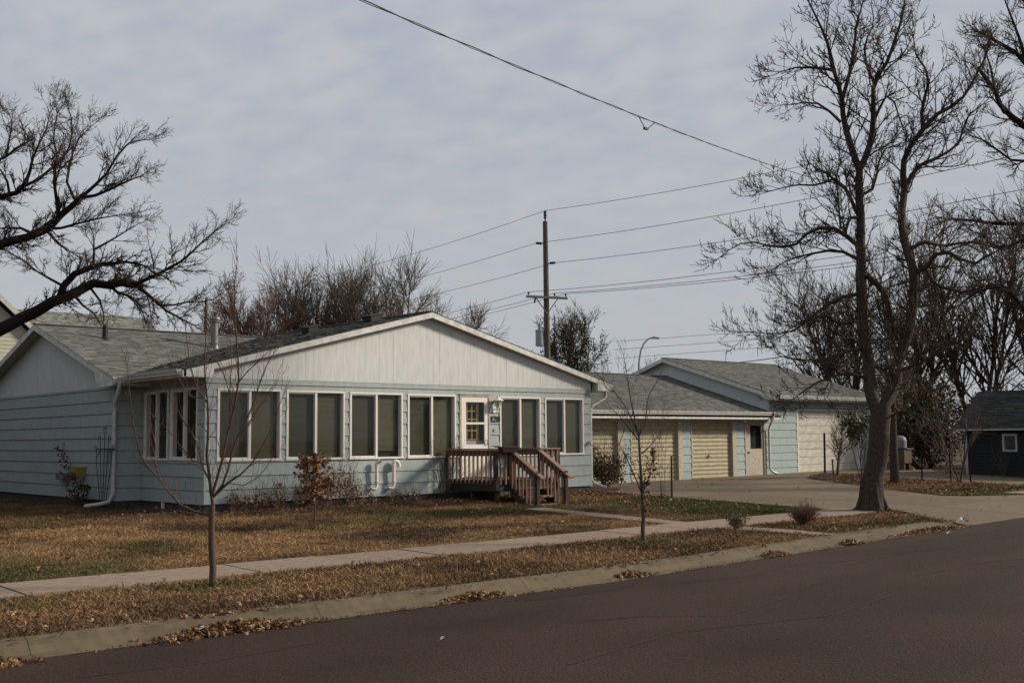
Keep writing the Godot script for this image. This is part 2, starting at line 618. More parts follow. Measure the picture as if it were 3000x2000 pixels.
const LEFT_TREE := [
	[0.55, 0.4, [0.00, 0.11, 0.00, 0.04, 2.00, 0.00, 0.21, 3.09, 0.00]],
	[0.28, 0.085, [0.22, 2.76, 0.00, 1.61, 4.09, -0.42, 3.10, 5.21, -0.71, 3.84, 5.55, -0.86, 4.16, 5.76, -1.02, 4.84, 6.21, -1.13, 5.29, 6.47, -1.24, 5.73, 6.72, -1.61, 6.24, 6.76, -1.59, 6.80, 6.85, -1.55, 7.27, 6.75, -1.79, 6.20, 6.84, -1.81, 7.11, 6.73, -1.92]],
	[0.07, 0.012, [7.15, 6.77, -1.79, 7.87, 6.97, -1.37, 8.51, 7.25, -1.16, 9.09, 7.47, -0.74, 9.77, 8.11, -0.76, 10.41, 8.51, -0.47]],
	[0.07, 0.012, [7.15, 6.71, -1.79, 7.81, 6.24, -1.41, 8.35, 5.80, -1.19, 8.98, 5.47, -0.83, 9.74, 5.07, -0.39]],
	[0.04, 0.01, [8.06, 5.98, -1.19, 8.60, 5.99, -1.33, 9.14, 6.12, -1.46, 9.79, 6.08, -1.22, 10.35, 6.41, -1.05]],
	[0.14, 0.03, [4.80, 6.23, -1.24, 5.03, 6.59, -0.99, 5.39, 7.04, -1.05, 5.96, 7.24, -0.97, 6.57, 7.28, -0.62, 7.22, 7.30, -0.43, 7.76, 7.24, -0.57]],
	[0.05, 0.012, [4.94, 6.62, -1.24, 4.45, 6.92, -0.85, 4.01, 7.18, -0.94, 3.70, 7.50, -0.74, 3.25, 7.74, -0.64, 2.92, 7.87, -0.28]],
	[0.05, 0.015, [6.11, 7.21, -0.62, 6.17, 7.74, -0.52, 6.28, 8.16, -0.17]],
	[0.04, 0.01, [6.17, 7.74, -0.52, 6.66, 8.04, -0.60, 7.02, 8.30, -0.68, 7.68, 8.59, -0.43]],
	[0.24, 0.085, [0.22, 2.98, 0.00, 1.11, 5.14, 0.18, 2.56, 7.10, 0.32, 3.67, 7.64, 0.72, 4.38, 7.86, 1.08, 4.80, 7.99, 0.97, 5.39, 8.07, 1.39, 5.79, 8.54, 1.37, 6.17, 8.81, 1.42, 6.59, 8.95, 1.81]],
	[0.06, 0.012, [6.44, 9.04, 1.42, 6.86, 9.47, 1.34, 7.30, 9.79, 1.56, 7.64, 10.33, 1.65, 7.90, 10.67, 1.60, 8.50, 10.72, 1.91]],
	[0.06, 0.012, [6.44, 9.04, 1.42, 7.14, 9.13, 1.59, 7.62, 9.35, 1.66, 8.24, 9.53, 1.86, 8.65, 9.51, 2.30]],
	[0.06, 0.012, [5.76, 8.54, 1.37, 5.72, 9.07, 1.52, 5.61, 9.64, 1.46, 5.60, 10.35, 1.26, 5.42, 11.06, 1.09, 5.37, 11.92, 0.78]],
	[0.05, 0.012, [5.22, 8.15, 0.97, 5.85, 8.16, 1.16, 6.57, 8.30, 1.35, 7.21, 8.41, 1.47, 7.95, 8.49, 1.51]],
	[0.05, 0.01, [5.26, 8.06, 0.97, 5.51, 7.69, 0.62, 5.70, 7.53, 0.13, 5.98, 7.38, -0.13]],
	[0.06, 0.012, [4.85, 7.97, 1.08, 4.41, 8.19, 0.83, 3.96, 8.25, 0.78, 3.29, 8.29, 0.33]],
	[0.17, 0.07, [0.21, 3.09, 0.00, 1.03, 6.88, 0.36, 2.40, 8.49, 0.58, 3.31, 9.01, 1.04, 3.85, 9.11, 1.22, 4.46, 9.30, 1.35, 4.76, 9.39, 1.60]],
	[0.06, 0.012, [4.64, 9.44, 1.35, 4.79, 9.97, 1.29, 5.06, 10.45, 1.65, 5.41, 10.98, 1.73, 5.65, 11.55, 2.01]],
	[0.05, 0.012, [4.64, 9.44, 1.35, 5.09, 9.71, 1.22, 5.26, 10.05, 0.98, 5.65, 10.59, 0.69, 5.76, 11.53, 0.43, 5.54, 12.32, 0.40]],
	[0.05, 0.012, [4.13, 9.20, 1.22, 4.01, 9.72, 1.19, 3.98, 9.92, 1.56, 3.83, 10.17, 1.85]],
	[0.05, 0.012, [6.25, 8.99, 1.42, 6.05, 9.49, 1.52, 6.02, 10.21, 1.25, 6.06, 11.04, 0.81, 6.50, 11.53, 0.75]],
	[0.15, 0.03, [0.21, 3.09, 0.00, 0.50, 8.04, 0.06, 2.36, 10.19, 0.11, 3.24, 10.60, -0.03, 3.56, 10.98, -0.16, 4.10, 11.05, 0.30]],
	[0.04, 0.01, [3.37, 10.83, -0.16, 3.28, 11.53, -0.53, 3.19, 12.13, -0.91, 2.77, 12.68, -1.38]],
	[0.05, 0.01, [5.64, 6.67, -1.59, 6.06, 6.11, -1.56, 5.99, 5.66, -2.05, 5.85, 5.35, -2.33]],
	[0.05, 0.01, [5.19, 6.42, -1.24, 5.46, 6.01, -1.58, 5.69, 5.77, -2.06, 5.93, 5.31, -1.99]],
	[0.05, 0.012, [6.22, 6.75, -1.92, 6.63, 6.41, -1.63, 7.14, 6.26, -1.29, 7.58, 5.64, -1.04]],
	[0.05, 0.01, [6.17, 6.74, -1.92, 6.78, 6.38, -1.51, 7.30, 6.22, -1.22, 7.79, 5.53, -0.79, 7.92, 5.13, -0.79]],
]
const YOUNG_TREE := [
	[0.047, 0.04, [-0.01, 0.00, 0.00, -0.02, 0.49, 0.00, -0.03, 0.82, 0.00, -0.02, 0.99, 0.00]],
	[0.0231, 0.0056, [-0.02, 0.99, 0.00, -0.04, 1.23, 0.05, -0.04, 1.34, 0.09, -0.07, 1.56, 0.13, -0.03, 1.86, 0.22, -0.03, 2.23, 0.26, -0.04, 2.59, 0.38, -0.03, 3.04, 0.39]],
	[0.0204, 0.0042, [-0.03, 1.11, 0.00, 0.09, 1.52, 0.03, 0.17, 1.95, -0.01, 0.24, 2.24, -0.01, 0.29, 2.61, 0.04, 0.26, 3.17, 0.11, 0.26, 3.70, 0.17, 0.29, 3.98, 0.19]],
	[0.0177, 0.0042, [-0.02, 1.08, 0.00, 0.14, 1.30, 0.06, 0.26, 1.76, 0.05, 0.42, 2.10, 0.02, 0.63, 2.64, 0.14, 0.78, 2.85, 0.26]],
	[0.015, 0.0035, [0.01, 1.11, 0.00, 0.17, 1.26, 0.06, 0.40, 1.41, 0.07, 0.52, 1.58, 0.05, 0.71, 1.93, 0.05, 0.82, 2.27, 0.05]],
	[0.0122, 0.003, [-0.04, 1.30, 0.09, -0.09, 1.42, 0.20, -0.15, 1.77, 0.28, -0.30, 1.99, 0.27, -0.43, 2.23, 0.27]],
	[0.0163, 0.0035, [-0.04, 0.86, 0.00, -0.42, 0.99, -0.02, -0.68, 1.30, -0.04, -0.90, 1.55, -0.02, -0.99, 1.91, 0.04, -1.03, 2.34, 0.10, -1.04, 2.61, 0.17]],
	[0.0095, 0.003, [-0.06, 1.49, 0.13, -0.27, 1.55, 0.10, -0.46, 1.81, 0.10, -0.62, 2.00, 0.18]],
	[0.0095, 0.003, [-0.03, 2.23, 0.26, -0.15, 2.41, 0.29, -0.24, 2.69, 0.28, -0.29, 3.01, 0.30]],
	[0.0082, 0.003, [-0.07, 2.30, 0.26, -0.30, 2.33, 0.16, -0.44, 2.58, 0.10]],
	[0.0095, 0.003, [0.17, 1.95, -0.01, 0.15, 2.33, -0.08, 0.15, 2.81, -0.15, 0.11, 3.07, -0.26]],
	[0.0095, 0.003, [0.26, 1.76, 0.05, 0.43, 2.01, -0.00, 0.62, 2.33, -0.07, 0.70, 2.50, -0.15]],
	[0.0082, 0.003, [-0.68, 1.30, -0.04, -0.77, 1.49, -0.09, -0.75, 1.68, -0.07, -0.85, 1.96, -0.17]],
	[0.0082, 0.003, [0.26, 2.46, 0.04, 0.39, 2.61, 0.08, 0.52, 2.72, 0.10, 0.71, 2.92, 0.09]],
	[0.0068, 0.003, [0.17, 1.26, 0.06, 0.37, 1.23, 0.10, 0.58, 1.34, 0.15, 0.70, 1.50, 0.16]],
	[0.0068, 0.003, [0.22, 2.14, -0.01, 0.06, 2.73, 0.00, -0.01, 2.80, 0.03]],
]
const YOUNG_TREE_TWO := [
	[0.04, 0.03, [0.01, -0.01, 0.00, 0.01, 0.37, 0.00, 0.02, 0.68, 0.00, 0.01, 0.82, 0.00]],
	[0.028, 0.018, [0.01, 0.82, 0.00, -0.02, 1.09, 0.11, -0.03, 1.40, 0.10, -0.04, 1.74, 0.09]],
	[0.016, 0.004, [-0.04, 1.76, 0.09, -0.11, 2.07, 0.09, -0.16, 2.36, 0.04, -0.22, 2.84, 0.00, -0.26, 3.14, -0.07]],
	[0.014, 0.004, [-0.05, 1.80, 0.09, -0.20, 2.18, -0.01, -0.42, 2.53, -0.05, -0.60, 2.73, -0.12]],
	[0.013, 0.004, [-0.04, 1.78, 0.09, 0.07, 1.99, 0.11, 0.10, 2.28, 0.10, 0.14, 2.50, 0.14, 0.24, 2.64, 0.14]],
	[0.013, 0.003, [-0.04, 1.68, 0.09, -0.21, 1.91, 0.15, -0.38, 2.11, 0.26, -0.54, 2.26, 0.27, -0.64, 2.44, 0.33]],
	[0.014, 0.003, [0.00, 0.80, 0.00, -0.11, 1.07, 0.06, -0.22, 1.33, 0.03, -0.38, 1.64, 0.09, -0.49, 1.79, 0.09, -0.66, 1.83, 0.19]],
	[0.012, 0.003, [-0.01, 1.48, 0.10, 0.13, 1.60, 0.19, 0.21, 1.72, 0.23, 0.28, 1.80, 0.32]],
	[0.014, 0.003, [0.03, 0.86, 0.00, 0.13, 1.02, -0.10, 0.18, 1.22, -0.21, 0.24, 1.39, -0.31]],
	[0.01, 0.003, [-0.38, 1.64, 0.09, -0.30, 1.83, 0.03, -0.25, 1.99, -0.01]],
	[0.008, 0.003, [-0.03, 1.17, 0.11, 0.08, 1.23, 0.22, 0.17, 1.38, 0.21]],
	[0.01, 0.003, [-0.42, 2.53, -0.05, -0.58, 2.60, -0.09, -0.62, 2.85, -0.14]],
]
const RIGHT_TREE := [
	[0.42, 0.34, [-0.22, 0.25, 0.00, -0.31, 2.89, 0.00, -0.58, 5.56, 0.00]],
	[0.26, 0.05, [-0.44, 4.27, 0.00, -1.92, 9.19, 0.29, -4.12, 11.20, 0.64, -4.79, 11.55, 0.88, -5.20, 12.55, 0.82, -5.66, 12.86, 1.21]],
	[0.22, 0.04, [-0.58, 5.56, 0.00, -1.88, 12.09, 0.08, -3.55, 13.21, 0.09, -4.16, 13.90, 0.06, -4.58, 14.32, -0.31, -4.81, 14.73, -0.66]],
	[0.12, 0.03, [-1.92, 9.19, 0.29, -3.09, 8.31, 0.40, -4.15, 8.21, 0.16, -5.12, 8.22, 0.17, -6.18, 8.39, 0.16]],
	[0.16, 0.03, [-0.43, 4.49, 0.00, -3.21, 4.91, 0.30, -4.36, 5.55, 0.34, -4.69, 6.13, 0.42, -5.40, 6.16, 0.62, -5.89, 5.97, 0.51, -6.26, 5.64, 0.61]],
	[0.1, 0.03, [-1.88, 12.09, 0.08, -3.02, 14.88, -0.19, -3.59, 15.92, -0.52, -4.11, 16.40, -0.55]],
	[0.14, 0.03, [-0.58, 5.56, 0.00, -3.07, 7.69, 0.29, -4.24, 7.65, 0.54, -5.04, 7.32, 0.64, -5.54, 7.76, 0.61]],
	[0.09, 0.025, [-1.92, 9.19, 0.29, -2.96, 10.65, 0.16, -4.01, 10.14, 0.05, -4.47, 10.68, -0.34, -4.97, 11.03, -0.39]],
	[0.06, 0.02, [-4.79, 11.55, 0.88, -5.20, 11.98, 1.26, -5.47, 12.72, 1.62, -5.64, 13.22, 1.71]],
	[0.06, 0.02, [-3.55, 13.21, 0.09, -3.83, 14.11, 0.07, -4.05, 15.07, -0.07, -4.28, 15.70, 0.03]],
]


# ---------------------------------------------------------------- sky
func cloudy_sky() -> PanoramaSkyMaterial:
	var w := 2048
	var h := 1024
	var f := FastNoiseLite.new()
	f.seed = 11
	f.frequency = 1.0
	f.fractal_octaves = 5
	f.fractal_gain = 0.55
	var f2 := FastNoiseLite.new()
	f2.seed = 23
	f2.frequency = 1.0
	f2.fractal_octaves = 3
	var data := PackedFloat32Array()
	data.resize(w * h * 3)
	var low := Color(0.475, 0.50, 0.525)
	var blue := Color(0.385, 0.425, 0.525)
	var cloud := Color(0.50, 0.525, 0.56)
	var i := 0
	for y in h:
		var el := (0.5 - (y + 0.5) / h) * PI
		var se := sin(el)
		var ce := cos(el)
		for x in w:
			var c := low
			if el > -0.02:
				var az := (x + 0.5) / w * TAU
				var k := 1.0 / maxf(se + 0.16, 0.16)
				var px := cos(az) * ce * k
				var pz := sin(az) * ce * k
				var a := f.get_noise_2d(px * 5.2 + pz * 1.2, pz * 7.0) * 1.5 + f2.get_noise_2d(px * 1.3, pz * 1.3) * 0.7
				var t := clampf(0.58 + a * 0.52, 0.0, 1.0)
				c = blue.lerp(cloud, t)
				c = low.lerp(c, smoothstep(0.0, 0.42, se))
			else:
				c = Color(0.16, 0.13, 0.1).lerp(low, smoothstep(-0.06, -0.02, el))
			data[i] = c.r
			data[i + 1] = c.g
			data[i + 2] = c.b
			i += 3
	var im := Image.create_from_data(w, h, false, Image.FORMAT_RGBF, data.to_byte_array())
	var m := PanoramaSkyMaterial.new()
	m.panorama = ImageTexture.create_from_image(im)
	return m


# ---------------------------------------------------------------- materials
func make_materials() -> void:
	var fine := grain(0.11, 4, 0.72, 1.0)
	var soft := grain(0.012, 5, 0.80, 1.0)
	var pit := grain(0.45, 2, 0.15, 1.0, FastNoiseLite.TYPE_VALUE, 1024, 9)
	var streak := grain(0.02, 5, 0.82, 1.0, FastNoiseLite.TYPE_SIMPLEX_SMOOTH, 512, 3)
	var dirt := grain(0.02, 6, 0.55, 1.0, FastNoiseLite.TYPE_SIMPLEX_SMOOTH, 512, 7)
	var mild := grain(0.02, 6, 0.84, 1.0, FastNoiseLite.TYPE_SIMPLEX_SMOOTH, 512, 17)
	var faint := grain(0.02, 5, 0.91, 1.0, FastNoiseLite.TYPE_SIMPLEX_SMOOTH, 512, 13)
	var rough_n := bumps(0.25, 3, 2.0)
	var bark_n := bumps(0.05, 5, 6.0)
	var wood_n := bumps(0.06, 4, 2.0)
	mat("turf", Color.WHITE, 0.95, dirt, Vector3.ONE * 1.3, rough_n, 0.9)
	mat("blade", Color.WHITE, 0.8)
	M.blade.backlight_enabled = true
	M.blade.backlight = Color(0.12, 0.1, 0.06)
	mat("litter", Color.WHITE, 0.75)
	mat("road", lin(0.122, 0.054, 0.033), 0.92, pit, Vector3.ONE * 0.34, bumps(0.4, 2, 3.0, FastNoiseLite.TYPE_VALUE), 0.7)
	mat("crack", lin(0.032, 0.024, 0.022), 0.8)
	mat("patch", lin(0.052, 0.027, 0.019), 0.95, pit, Vector3.ONE * 0.9)
	mat("concrete", lin(0.285, 0.212, 0.158), 0.9, mild, Vector3.ONE * 0.5, rough_n, 0.15)
	mat("kerb_concrete", lin(0.137, 0.107, 0.068), 0.9, mild, Vector3.ONE * 0.7, rough_n, 0.15)
	mat("drive_concrete", lin(0.182, 0.135, 0.09), 0.9, mild, Vector3.ONE * 0.35, rough_n, 0.12)
	mat("foundation", lin(0.12, 0.11, 0.09), 0.95, dirt, Vector3.ONE * 1.1, rough_n, 0.6)
	mat("siding", lin(0.365, 0.408, 0.398), 0.7, faint, Vector3(0.5, 0.22, 0.5))
	mat("garage_siding", lin(0.335, 0.402, 0.395), 0.7, faint, Vector3(0.5, 0.22, 0.5))
	mat("white_panel", lin(0.61, 0.62, 0.60), 0.75, faint, Vector3(0.9, 0.12, 0.9))
	mat("white_trim", lin(0.69, 0.685, 0.64), 0.55, soft, Vector3.ONE * 0.6)
	mat("soffit", lin(0.52, 0.5, 0.45), 0.8, soft, Vector3.ONE)
	mat("gutter", lin(0.68, 0.67, 0.65), 0.4, soft, Vector3.ONE)
	mat("window_white", lin(0.70, 0.66, 0.60), 0.5)
	mat("cream_trim", lin(0.50, 0.44, 0.35), 0.6, soft, Vector3.ONE)
	mat("cream_door", lin(0.46, 0.40, 0.26), 0.55, soft, Vector3(0.4, 1.0, 0.4))
	mat("white_door", lin(0.62, 0.585, 0.50), 0.55, soft, Vector3(0.4, 1.0, 0.4))
	mat("shingle", Color.WHITE, 0.95, fine, Vector3.ONE * 6.0, rough_n, 0.8)
	mat("roof_deck", lin(0.05, 0.05, 0.05), 0.95)
	mat("blind", lin(0.078, 0.074, 0.038), 0.85)
	mat("screen", lin(0.044, 0.043, 0.026), 0.85)
	mat("curtain", lin(0.022, 0.026, 0.021), 0.9)
	mat("dark_room", lin(0.012, 0.012, 0.012), 0.9)
	mat("oak", lin(0.42, 0.26, 0.06), 0.5, fine, Vector3(2, 0.4, 2))
	mat("black_metal", lin(0.018, 0.018, 0.018), 0.5)
	mat("galvanised", lin(0.24, 0.25, 0.22), 0.45, soft, Vector3.ONE * 2.0)
	M.galvanised.metallic = 0.5
	mat("pvc", lin(0.66, 0.62, 0.57), 0.4)
	mat("yellow_plastic", lin(0.30, 0.24, 0.06), 0.5)
	mat("deck_wood", lin(0.125, 0.083, 0.058), 0.85, streak, Vector3(3, 3, 0.5), wood_n, 0.6)
	mat("rail_wood", lin(0.27, 0.17, 0.12), 0.8, streak, Vector3(3, 3, 0.5), wood_n, 0.5)
	mat("post_wood", lin(0.05, 0.042, 0.034), 0.9, streak, Vector3(4, 0.5, 4), wood_n, 0.6)
	mat("rust_red", lin(0.10, 0.030, 0.016), 0.7, fine, Vector3.ONE * 2.0)
	mat("edging", lin(0.17, 0.075, 0.07), 0.9, dirt, Vector3.ONE * 4.0)
	mat("bark", lin(0.125, 0.095, 0.072), 0.95, grain(0.03, 5, 0.35, 1.0), Vector3(2.6, 0.55, 2.6), bark_n, 1.4)
	mat("dark_bark", lin(0.034, 0.026, 0.021), 0.95, grain(0.04, 4, 0.5, 1.0), Vector3(2.4, 0.6, 2.4), bark_n, 1.0)
	mat("twig", lin(0.045, 0.034, 0.026), 0.9)
	mat("brown_twig", lin(0.058, 0.041, 0.031), 0.9)
	mat("grey_twig", lin(0.085, 0.068, 0.055), 0.9)
	mat("red_twig", lin(0.11, 0.062, 0.045), 0.85)
	mat("young_bark", lin(0.12, 0.085, 0.063), 0.85, grain(0.05, 4, 0.6, 1.0), Vector3(3, 1, 3), bark_n, 0.5)
	mat("leaf", Color.WHITE, 0.7)
	M.leaf.backlight_enabled = true
	M.leaf.backlight = Color(0.15, 0.12, 0.06)
	mat("pole_wood", lin(0.21, 0.17, 0.13), 0.95, grain(0.03, 5, 0.5, 1.0), Vector3(3, 0.3, 3), bark_n, 0.8)
	mat("pale_wood", lin(0.36, 0.31, 0.26), 0.9, streak, Vector3(1, 3, 3))
	mat("wire", lin(0.03, 0.03, 0.03), 0.6)
	mat("grey_paint", lin(0.30, 0.33, 0.36), 0.45)
	mat("steel", lin(0.33, 0.36, 0.37), 0.4)
	mat("rust_post", lin(0.035, 0.017, 0.012), 0.8, fine, Vector3.ONE * 3.0)
	mat("shed_siding", lin(0.024, 0.027, 0.029), 0.85, soft, Vector3.ONE)
	mat("shed_roof", Color.WHITE, 0.95, fine, Vector3.ONE * 5.0)
	mat("shed_trim", lin(0.34, 0.36, 0.37), 0.6)
	mat("pale_house", lin(0.50, 0.48, 0.38), 0.8, streak, Vector3(0.6, 2, 0.6))
	mat("blue_plastic", lin(0.05, 0.06, 0.12), 0.5)
	mat("brown_board", lin(0.12, 0.08, 0.055), 0.8, fine, Vector3.ONE)
	mat("drum", lin(0.20, 0.18, 0.18), 0.6)
	mat("paper", lin(0.62, 0.63, 0.66), 0.6)
	mat("mesh_wire", lin(0.09, 0.08, 0.07), 0.6)
	var gl := StandardMaterial3D.new()
	gl.resource_name = "glass"
	gl.albedo_color = Color(0.25, 0.27, 0.25, 0.03)
	gl.transparency = BaseMaterial3D.TRANSPARENCY_ALPHA
	gl.roughness = 0.04
	gl.metallic_specular = 0.32
	M["glass"] = gl


# ---------------------------------------------------------------- the ground and what is laid on it
func ticks(parts: Array) -> PackedFloat32Array:
	var r := PackedFloat32Array()
	for p in parts:
		var x: float = p[0]
		while x < p[1] - 1e-4:
			r.append(x)
			x += p[2]
	r.append(parts[-1][1])
	return r


func sheet(xs: PackedFloat32Array, zs: PackedFloat32Array, hgt: Callable, colour: Callable) -> Geo:
	var g := Geo.new()
	var w := xs.size()
	for z in zs:
		for x in xs:
			var y: float = hgt.call(x, z)
			g.v.append(Vector3(x, y, z))
			var dx: float = hgt.call(x + 0.1, z) - hgt.call(x - 0.1, z)
			var dz: float = hgt.call(x, z + 0.1) - hgt.call(x, z - 0.1)
			g.n.append(Vector3(-dx, 0.2, -dz).normalized())
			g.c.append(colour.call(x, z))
	for j in zs.size() - 1:
		for i in w - 1:
			var a := j * w + i
			g.ix.append_array([a, a + 1, a + w, a + 1, a + w + 1, a + w])
	return g


func earth_y(x: float, z: float) -> float:
	var y := ground_y(x, z)
	if hard(x, z):
		return y - 0.06
	return y - 0.012 + 0.022 * big_noise.get_noise_2d(x * 4.0, z * 4.0)


func road_colour(x: float, z: float) -> Color:
	var k := 0.86 + 0.42 * big_noise.get_noise_2d(x * 0.9, z * 4.5) + 0.35 * patch_noise.get_noise_2d(x * 0.7, z * 1.6)
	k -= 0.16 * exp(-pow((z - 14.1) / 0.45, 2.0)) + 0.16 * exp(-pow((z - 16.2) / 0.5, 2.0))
	return Color(k, k, k * 1.01)


func slab_colour(x: float, z: float) -> Color:
	var k := 0.93 + 0.35 * big_noise.get_noise_2d(x * 2.0, z * 2.0)
	return Color(k, k, k)


# a flat slab cut from a polygon, following the ground
func slab(poly: PackedVector2Array, lift: float, thick: float, tone: float, parent: Node3D, m: String, called := "slab") -> void:
	var g := Geo.new()
	g.col = Color(tone, tone, tone)
	var tri := Geometry2D.triangulate_polygon(poly)
	var top := []
	for p in poly:
		top.append(Vector3(p.x, ground_y(p.x, p.y) + lift, p.y))
	for i in range(0, tri.size(), 3):
		var a: Vector3 = top[tri[i]]
		var b: Vector3 = top[tri[i + 1]]
		var e: Vector3 = top[tri[i + 2]]
		var nn := (e - a).cross(b - a).normalized()
		g.face([a, b, e], nn if nn.y > 0 else -nn)
	var mid := Vector3.ZERO
	for p in top:
		mid += p / top.size()
	for i in top.size():
		var a: Vector3 = top[i]
		var b: Vector3 = top[(i + 1) % top.size()]
		var nn := (b - a).cross(Vector3.UP).normalized()
		if nn.dot((a + b) / 2.0 - mid) < 0.0:
			nn = -nn
		g.face([a, b, b - Vector3.UP * thick, a - Vector3.UP * thick], nn)
	put(called, g, M[m], parent)


func shrink(x0: float, x1: float, z0: float, z1: float, gap: float) -> PackedVector2Array:
	return PackedVector2Array([Vector2(x0 + gap, z0 + gap), Vector2(x1 - gap, z0 + gap), Vector2(x1 - gap, z1 - gap), Vector2(x0 + gap, z1 - gap)])


func make_setting() -> void:
	var xs := ticks([[-260, -14, 8], [-14, 32, 0.2], [32, 420, 8]])
	var zs := ticks([[-420, -6, 8], [-6, 12.2, 0.2], [12.2, 40, 2], [40, 160, 10]])
	var e := put("ground", sheet(xs, zs, earth_y, turf_colour), M.turf)
	tag(e, "brown winter lawn and bare earth round the houses", "ground", "", "structure")
	# road
	var rx := ticks([[-60, -14, 2], [-14, 32, 0.25], [32, 120, 2]])
	var g := Geo.new()
	var rows := 26
	for x in rx:
		for j in rows:
			var t := float(j) / (rows - 1)
			var z := lerpf(kerb_z(x) + 0.15, 24.5, t)
			g.v.append(Vector3(x, ground_y(x, 20.0) + 0.006 + 0.11 * sin(PI * t), z))
			g.n.append(Vector3(-0.008 if x > 0 and x < 60 else 0.0, 1, -0.11 * PI * cos(PI * t) / 12.8).normalized())
			g.c.append(road_colour(x, z))
	for i in rx.size() - 1:
		for j in rows - 1:
			var a := i * rows + j
			g.ix.append_array([a, a + rows, a + 1, a + 1, a + rows, a + rows + 1])
	var road := put("road", g, M.road)
	tag(road, "dark reddish brown asphalt street with tarred cracks", "road", "", "structure")
	var ry := func(x: float, z: float) -> float:
		return ground_y(x, 20.0) + 0.010 + 0.11 * sin(PI * (z - kerb_z(x) - 0.15) / (24.5 - kerb_z(x) - 0.15))
	for line in [[[-3.1, 13.9], [-2.2, 14.25], [-1.6, 14.9], [-0.3, 14.6], [1.4, 14.0], [3.2, 13.3], [5.2, 13.1]], [[0.4, 12.6], [1.5, 12.9], [2.8, 12.6], [4.6, 13.1]], [[2.6, 14.7], [4.2, 14.6], [5.6, 14.9], [7.2, 14.4], [9.0, 14.6]], [[5.2, 12.9], [6.6, 13.3], [8.4, 13.0], [10.5, 13.4]], [[-7.6, 13.0], [-6.6, 13.2], [-5.3, 13.0]], [[-4.6, 15.6], [-2.8, 15.2], [-0.9, 15.7], [1.2, 15.3]], [[7.4, 12.2], [9.6, 12.35], [12.4, 12.2]]]:
		var cg := Geo.new()
		for i in line.size() - 1:
			for s in 4:
				var p0 := Vector2(line[i][0], line[i][1]).lerp(Vector2(line[i + 1][0], line[i + 1][1]), s / 4.0)
				var p1 := Vector2(line[i][0], line[i][1]).lerp(Vector2(line[i + 1][0], line[i + 1][1]), (s + 1) / 4.0)
				var n2 := (p1 - p0).normalized().orthogonal()
				var w0 := 0.012 + 0.012 * fine_noise.get_noise_2d(p0.x * 9.0, p0.y * 9.0)
				var w1 := 0.012 + 0.012 * fine_noise.get_noise_2d(p1.x * 9.0, p1.y * 9.0)
				var q := []
				for t in [p0 + n2 * w0, p1 + n2 * w1, p1 - n2 * w1, p0 - n2 * w0]:
					q.append(Vector3(t.x, ry.call(t.x, t.y), t.y))
				cg.face(q, Vector3.UP)
		put("tar_crack", cg, M.crack, road)
	var pg := Geo.new()
	var ring := []
	for i in 26:
		var a := TAU * i / 26
		var r := 1.0 + 0.22 * fine_noise.get_noise_2d(cos(a) * 40.0, sin(a) * 40.0)
		var px := -1.15 + 1.05 * r * cos(a)
		var pz := 12.18 + 0.26 * r * sin(a)
		ring.append(Vector3(px, ry.call(px, pz) - 0.001, pz))
	pg.face(ring, Vector3.UP)
	put("oil_stain", pg, M.patch, road)

	# kerb, in cast lengths with joints
	var kerb := thing("kerb", "worn concrete kerb with rounded top along the street", "kerb", Vector3.ZERO)
	kerb.set_meta("kind", "structure")
	var x := -38.0
	while x < 10.6:
		var len := 3.05
		var x1 := minf(x + len, 10.75)
		var kg := Geo.new()
		var tone := rng.randf_range(0.9, 1.06)
		kg.col = Color(tone, tone, tone)
		var secs := 14
		var prof := [Vector2(-0.16, -0.2), Vector2(-0.16, 0.006), Vector2(-0.03, 0.014), Vector2(0.02, -0.006), Vector2(0.07, -0.05), Vector2(0.13, -0.115), Vector2(0.26, -0.138), Vector2(0.27, -0.3)]
		for s in secs:
			var q := []
			for e2 in 2:
				var xx := lerpf(x + 0.003, x1 - 0.003, (s + e2) / float(secs))
				var row := []
				var drop := smoothstep(9.6, 10.75, xx) * 0.8
				for p in prof:
					var yy: float = -0.14 + 0.008 * clampf(xx, 0, 60) + p.y * 1.0
					if p.y > -0.14:
						yy -= drop * (p.y + 0.135)
					row.append(Vector3(xx, yy + 0.006 * fine_noise.get_noise_2d(xx * 12.0, p.x * 60.0), kerb_z(xx) + p.x + 0.012 * fine_noise.get_noise_2d(xx * 8.0, 7.0)))
				q.append(row)
			for i in prof.size() - 1:
				var stain := tone * (0.92 + 0.30 * fine_noise.get_noise_2d((x + s * 0.22) * 14.0, i * 9.0) + 0.22 * patch_noise.get_noise_2d(x + s * 0.22, i * 0.15)) * (0.8 if i >= prof.size() - 2 else 1.0)
				kg.col = Color(stain, stain, stain * 0.98)
				kg.flat([q[0][i], q[0][i + 1], q[1][i + 1], q[1][i]])
		put("kerb_section", kg, M.kerb_concrete, kerb)
		x += len

	# pavement of cast slabs
	var walk := thing("sidewalk", "narrow pinkish concrete pavement crossing the lawn", "pavement", Vector3.ZERO)
	walk.set_meta("kind", "structure")
	x = -40.0
	while x < 12.2:
		var x1 := minf(x + 1.52, 12.3)
		slab(shrink(x, x1, 7.58, 8.70, 0.011), 0.018 + rng.randf_range(-0.006, 0.008), 0.15, rng.randf_range(0.9, 1.08), walk, "concrete")
		x += 1.52
	x = 20.6
	while x < 24.4:
		slab(shrink(x, x + 1.3, 7.55, 8.75, 0.007), 0.018, 0.15, rng.randf_range(0.85, 1.0), walk, "concrete")
		x += 1.3
	var path := thing("front_path", "narrow grey concrete path from the deck steps to the street", "path", Vector3.ZERO)
	path.set_meta("kind", "structure")
